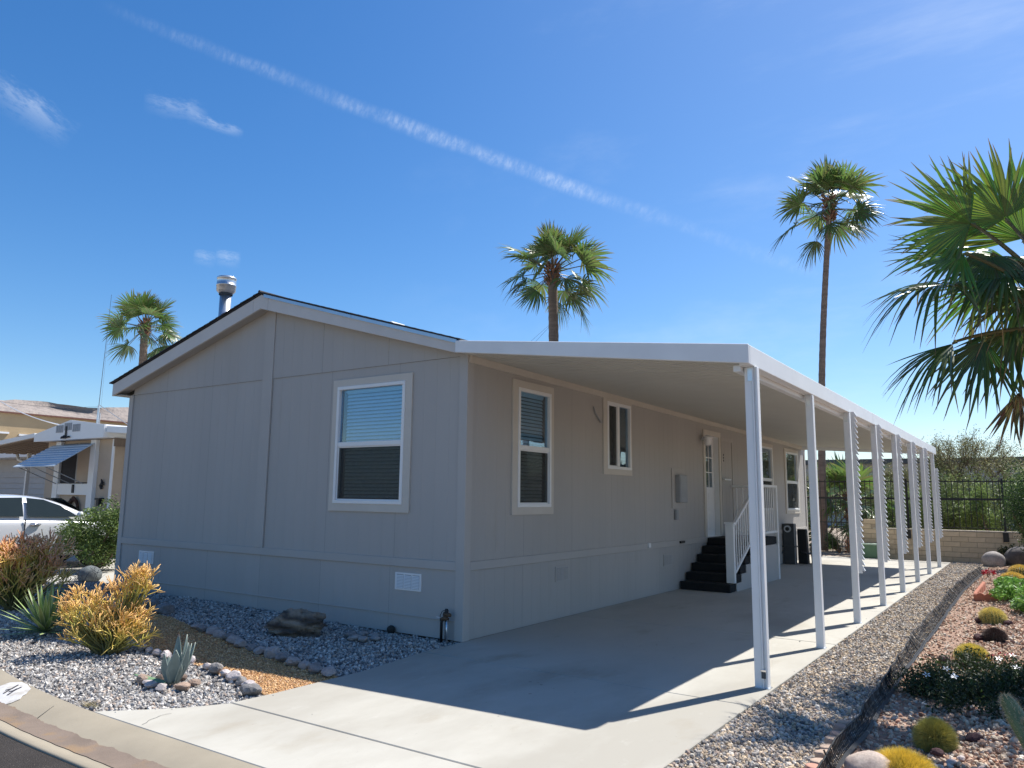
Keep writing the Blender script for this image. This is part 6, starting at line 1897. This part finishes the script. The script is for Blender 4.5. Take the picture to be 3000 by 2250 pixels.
# grey second home behind
gh = thing('grey_home', 'grey mobile home with wide lap siding and white roof edge behind the patio cover', 'mobile home', (0, 0, 0))
GY = 10.7
mb = MB(); mb.box((-46, GY, 0), (-28, GY + 8, 3.15)); mb.build('wall', M['greyhome'], gh)
for k in range(8):
    z = 0.35 + k * 0.27
    mb = MB(); mb.hexa([(-46, GY - 0.05, z), (-28, GY - 0.05, z), (-28, GY - 0.001, z), (-46, GY - 0.001, z), (-46, GY - 0.012, z + 0.255), (-28, GY - 0.012, z + 0.255), (-28, GY - 0.001, z + 0.255), (-46, GY - 0.001, z + 0.255)]); mb.build('lap_board', M['greyhome'], gh)
mb = MB(); mb.box((-46.3, GY - 1.2, 3.16), (-27.7, GY + 8.5, 3.42)); mb.build('roof', M['alu'], gh)
# big tan building further left
tbn = thing('tan_building', 'large tan building with a red brown roof edge far behind the trailer', 'building', (0, 0, 0))
mb = MB(); mb.box((-70, -8, 0), (-50, 46, 6.62)); mb.build('wall', M['tanroof'], tbn)
mb = MB(); mb.box((-70.2, -8.2, 6.62), (-49.8, 46.2, 6.71)); mb.build('roof_edge', M['redbrown'], tbn)
for (y0, y1, z) in ((6.5, 13.2, 5.45), (14.4, 15.4, 5.33), (16.0, 18.0, 5.25)):
    mb = MB(); mb.box((-49.99, y0, z - 0.06), (-49.9, y1, z + 0.06)); mb.build('white_strip', M['vinyl'], tbn)
lw = thing('low_white_roof', 'low white roof edge before the tan building at the left edge', 'roof', (0, 0, 0))
mb = MB(); mb.box((-48, 2, 3.9), (-44, 15.2, 4.25)); mb.build('roof', M['alu'], lw)
mb = MB(); mb.box((-47.8, 2.2, 0), (-44.2, 15, 3.89)); mb.build('wall', M['tanroof'], lw)
# antenna and wires
an = thing('antenna_mast', 'tall thin whip antenna on a pole behind the trailer roof', 'antenna', (-18.0, 4.9, 0))
mb = MB(); mb.tube([(0, 0, 3.0), (0.01, 0, 4.2)], 0.03, 8); mb.build('pole', M['galv'], an)
mb = MB(); mb.tube([(0.01, 0, 4.2), (0.35, -0.1, 7.6)], [0.010, 0.005], 5); mb.build('whip', M['dark_metal'], an)
mb = MB(); mb.tube([(0.12, 0, 3.2), (0.12, 0, 3.95)], 0.02, 6); mb.build('bracket_pole', M['grey_metal'], an)
def wire(pts, r, label, m='grey_metal'):
    mb = MB(); mb.tube(pts, r, 4, cap=False); return tag(mb.build('overhead_wire', M[m]), label, 'wire')
def cat_(a, b, sag, n=14):
    a, b = Vector(a), Vector(b)
    return [a.lerp(b, t) - Vector((0, 0, 4 * sag * t * (1 - t))) for t in np.linspace(0, 1, n)]
wire(cat_((-30, 6.7, 5.4), (-17.6, 4.6, 3.42), 0.25), 0.018, 'pale drooping cable running down to the trailer roof', 'vinyl')
wire(cat_((-34, 6.6, 6.0), (-18.0, 4.9, 4.15), 0.25), 0.005, 'thin dark wire from the left edge to the antenna', 'dark_metal')
wire([(-17.95, 4.9, 4.2), (-15.2, 4.4, 3.4)], 0.012, 'thin stay wire from antenna to trailer ridge', 'grey_metal')
wire([(-17.75, 4.85, 6.3), (-21.0, 6.5, 4.4)], 0.0035, 'thin stay wire left of the antenna', 'dark_metal')

# ------------------------------------------------------------------ parked car (nose pointing away from the street)
XC = -12.35
pc_ = thing('parked_car', 'silver white car parked beyond the green shrub at the left edge', 'car', (XC, 0.42, 0))
def car():
    # profile along local y (rear -2.3 .. front 2.3), half width w, lofted in x
    W_ = 0.92
    # sections: (y, z_low, z_belt, half width)
    sec = [(-2.30, 0.45, 0.98, 0.70), (-2.22, 0.30, 1.04, 0.82), (-1.7, 0.25, 1.07, 0.90), (-0.8, 0.22, 1.06, 0.925), (0.1, 0.22, 1.04, 0.925), (0.85, 0.22, 1.02, 0.92), (1.25, 0.22, 0.99, 0.91), (1.8, 0.25, 0.90, 0.88), (2.15, 0.30, 0.78, 0.80), (2.30, 0.42, 0.66, 0.66)]
    mb = MB()
    prof_ = lambda zl, zb, w: [(-w * 0.86, zl), (-w * 0.98, zl + 0.10), (-w, zl + 0.35), (-w * 0.985, zb - 0.10), (-w * 0.94, zb), (-w * 0.5, zb + 0.025), (0, zb + 0.03), (w * 0.5, zb + 0.025), (w * 0.94, zb), (w * 0.985, zb - 0.10), (w, zl + 0.35), (w * 0.98, zl + 0.10), (w * 0.86, zl)]
    n = 13
    for y, zl, zb, w in sec:
        for x, z in prof_(zl, zb, w): mb.v.append((x, y, z)); mb.c.append((1, 1, 1))
    for i in range(len(sec) - 1):
        for j in range(n - 1): mb.f.append((i * n + j, i * n + j + 1, (i + 1) * n + j + 1, (i + 1) * n + j))
        mb.f.append((i * n + n - 1, i * n, (i + 1) * n, (i + 1) * n + n - 1))
    mb.f.append(tuple(range(n))); mb.f.append(tuple((len(sec) - 1) * n + k for k in reversed(range(n))))
    body = mb.build('body', M['carpaint'], pc_, smooth=True, fix=True)
    ss = body.modifiers.new('s', 'SUBSURF'); ss.levels = 2; ss.render_levels = 2
    # greenhouse
    top = [(-2.0, 1.08, 0.0), (-1.55, 1.36, 0.30), (-0.9, 1.50, 0.55), (-0.2, 1.535, 0.62), (0.35, 1.50, 0.60), (0.8, 1.36, 0.42), (1.35, 1.02, 0.0)]
    gh_ = MB()
    m = 7
    for y, z, k in top:
        wb, wt = 0.86, 0.64 + 0.02
        zb = 1.03
        t_ = max(0.02, (z - zb) / 0.5)
        wt2 = wb - (wb - wt) * t_
        for x, zz in ((-wb, zb - 0.04), (-(wb + wt2) / 2 - 0.015, (zb + z) / 2), (-wt2, z - 0.03 * t_), (0, z + 0.015), (wt2, z - 0.03 * t_), ((wb + wt2) / 2 + 0.015, (zb + z) / 2), (wb, zb - 0.04)):
            gh_.v.append((x, y, zz)); gh_.c.append((1, 1, 1))
    for i in range(len(top) - 1):
        for j in range(m - 1): gh_.f.append((i * m + j, i * m + j + 1, (i + 1) * m + j + 1, (i + 1) * m + j))
    cab = gh_.build('roof', M['carpaint'], pc_, smooth=True, fix=True)
    ss = cab.modifiers.new('s', 'SUBSURF'); ss.levels = 2; ss.render_levels = 2
    # side windows on +x side (and mirrored): thin panes just proud of the cabin
    for s in (-1, 1):
        def sx(z, y):
            t_ = (z - 1.03) / 0.5
            return s * (0.872 - 0.20 * t_ + 0.022)
        for poly in ([(-0.02, 1.075), (0.98, 1.06), (0.62, 1.30), (0.30, 1.42), (-0.02, 1.455)], [(-0.10, 1.08), (-0.10, 1.46), (-0.75, 1.45), (-1.25, 1.36), (-1.55, 1.22), (-1.62, 1.11)]):
            w_ = MB(); w_.add([(sx(z, y) + s * 0.014, y, z) for y, z in poly], [tuple(range(len(poly)))])
            o = w_.build('side_window', M['glass_car'], pc_, fix=False)
        d = MB(); d.box((s * 0.915 - 0.008, -0.075, 0.32), (s * 0.915 + 0.012, -0.06, 1.03)); d.build('door_gap', M['black'], pc_)
        hd = MB(); hd.tube([(s * 0.925, 0.02, 0.92), (s * 0.955, 0.10, 0.925), (s * 0.925, 0.22, 0.92)], [0.02, 0.024, 0.02], 8); hd.build('door_handle', M['chrome'], pc_, smooth=True)
        hc = MB(); hc.tube([(s * 0.918, 0.04, 0.92), (s * 0.918, 0.20, 0.92)], 0.035, 8); hc.build('handle_recess', M['grey_metal'], pc_, smooth=True)
        mr_ = MB(); mr_.tube([(s * 0.90, 0.95, 1.08), (s * 1.02, 0.95, 1.11), (s * 1.08, 0.93, 1.11)], [0.03, 0.075, 0.05], 10); mr_.build('wing_mirror', M['carpaint'], pc_, smooth=True)
        for y in (-1.38, 1.42):
            w_ = MB(); w_.tube([(s * 0.70, y, 0.33), (s * 0.93, y, 0.33)], 0.33, 28); wh = w_.build('wheel', M['rubber'], pc_)
            r2 = MB(); r2.tube([(s * 0.92, y, 0.33), (s * 0.94, y, 0.33)], 0.21, 20); r2.build('rim', M['galv'], wh)
        hl = MB(); hl.tube([(s * 0.62, 2.14, 0.68), (s * 0.74, 2.10, 0.70)], [0.09, 0.07], 10); hl.build('headlight', M['glass_car'], pc_)
    ws = MB(); ws.add([(-0.66, 1.20, 1.10), (0.66, 1.20, 1.10), (0.56, 0.72, 1.42), (-0.56, 0.72, 1.42)], [(0, 1, 2, 3)])
    o = ws.build('windscreen', M['glass_car'], pc_); o.location = (0, 0.03, 0.03)
M['glass_car'] = mat('car_glass', (0.02, 0.028, 0.026), 0.03, 0.05, spec=0.45)
car()

# ------------------------------------------------------------------ mountains
def mountains():
    az0, az1 = -100, 40
    n, m = 240, 14
    V = []
    for i in range(n + 1):
        az = R(az0 + (az1 - az0) * i / n)
        h = 484 + 34 * mnoise.noise((i * 0.13, 0.5, 0)) + 22 * mnoise.noise((i * 0.21, 3.5, 0)) + 12 * mnoise.noise((i * 0.55, 8, 0))
        h *= float(np.interp(math.degrees(az), [-100, -50, -40, 0, 40], [1, 1, 0.75, 0.35, 0.3]))
        for j in range(m + 1):
            t_ = j / m
            d = 4100 + 900 * t_ + 160 * mnoise.noise((i * 0.12, j * 0.5, 2))
            z = h * (t_ ** 0.8) * (1 + 0.22 * mnoise.noise((i * 0.30, j * 0.55, 6)) * (1 - t_)) if j else -30
            V.append((camx + d * math.sin(az), camy + d * math.cos(az), z))
    F = [(i * (m + 1) + j, (i + 1) * (m + 1) + j, (i + 1) * (m + 1) + j + 1, i * (m + 1) + j + 1) for i in range(n) for j in range(m)]
    o = np_object('mountains', np.array(V), np.array(F), M['mount'], smooth=True)
    tag(o, 'bare brown desert mountains on the horizon', kind='structure')
mountains()
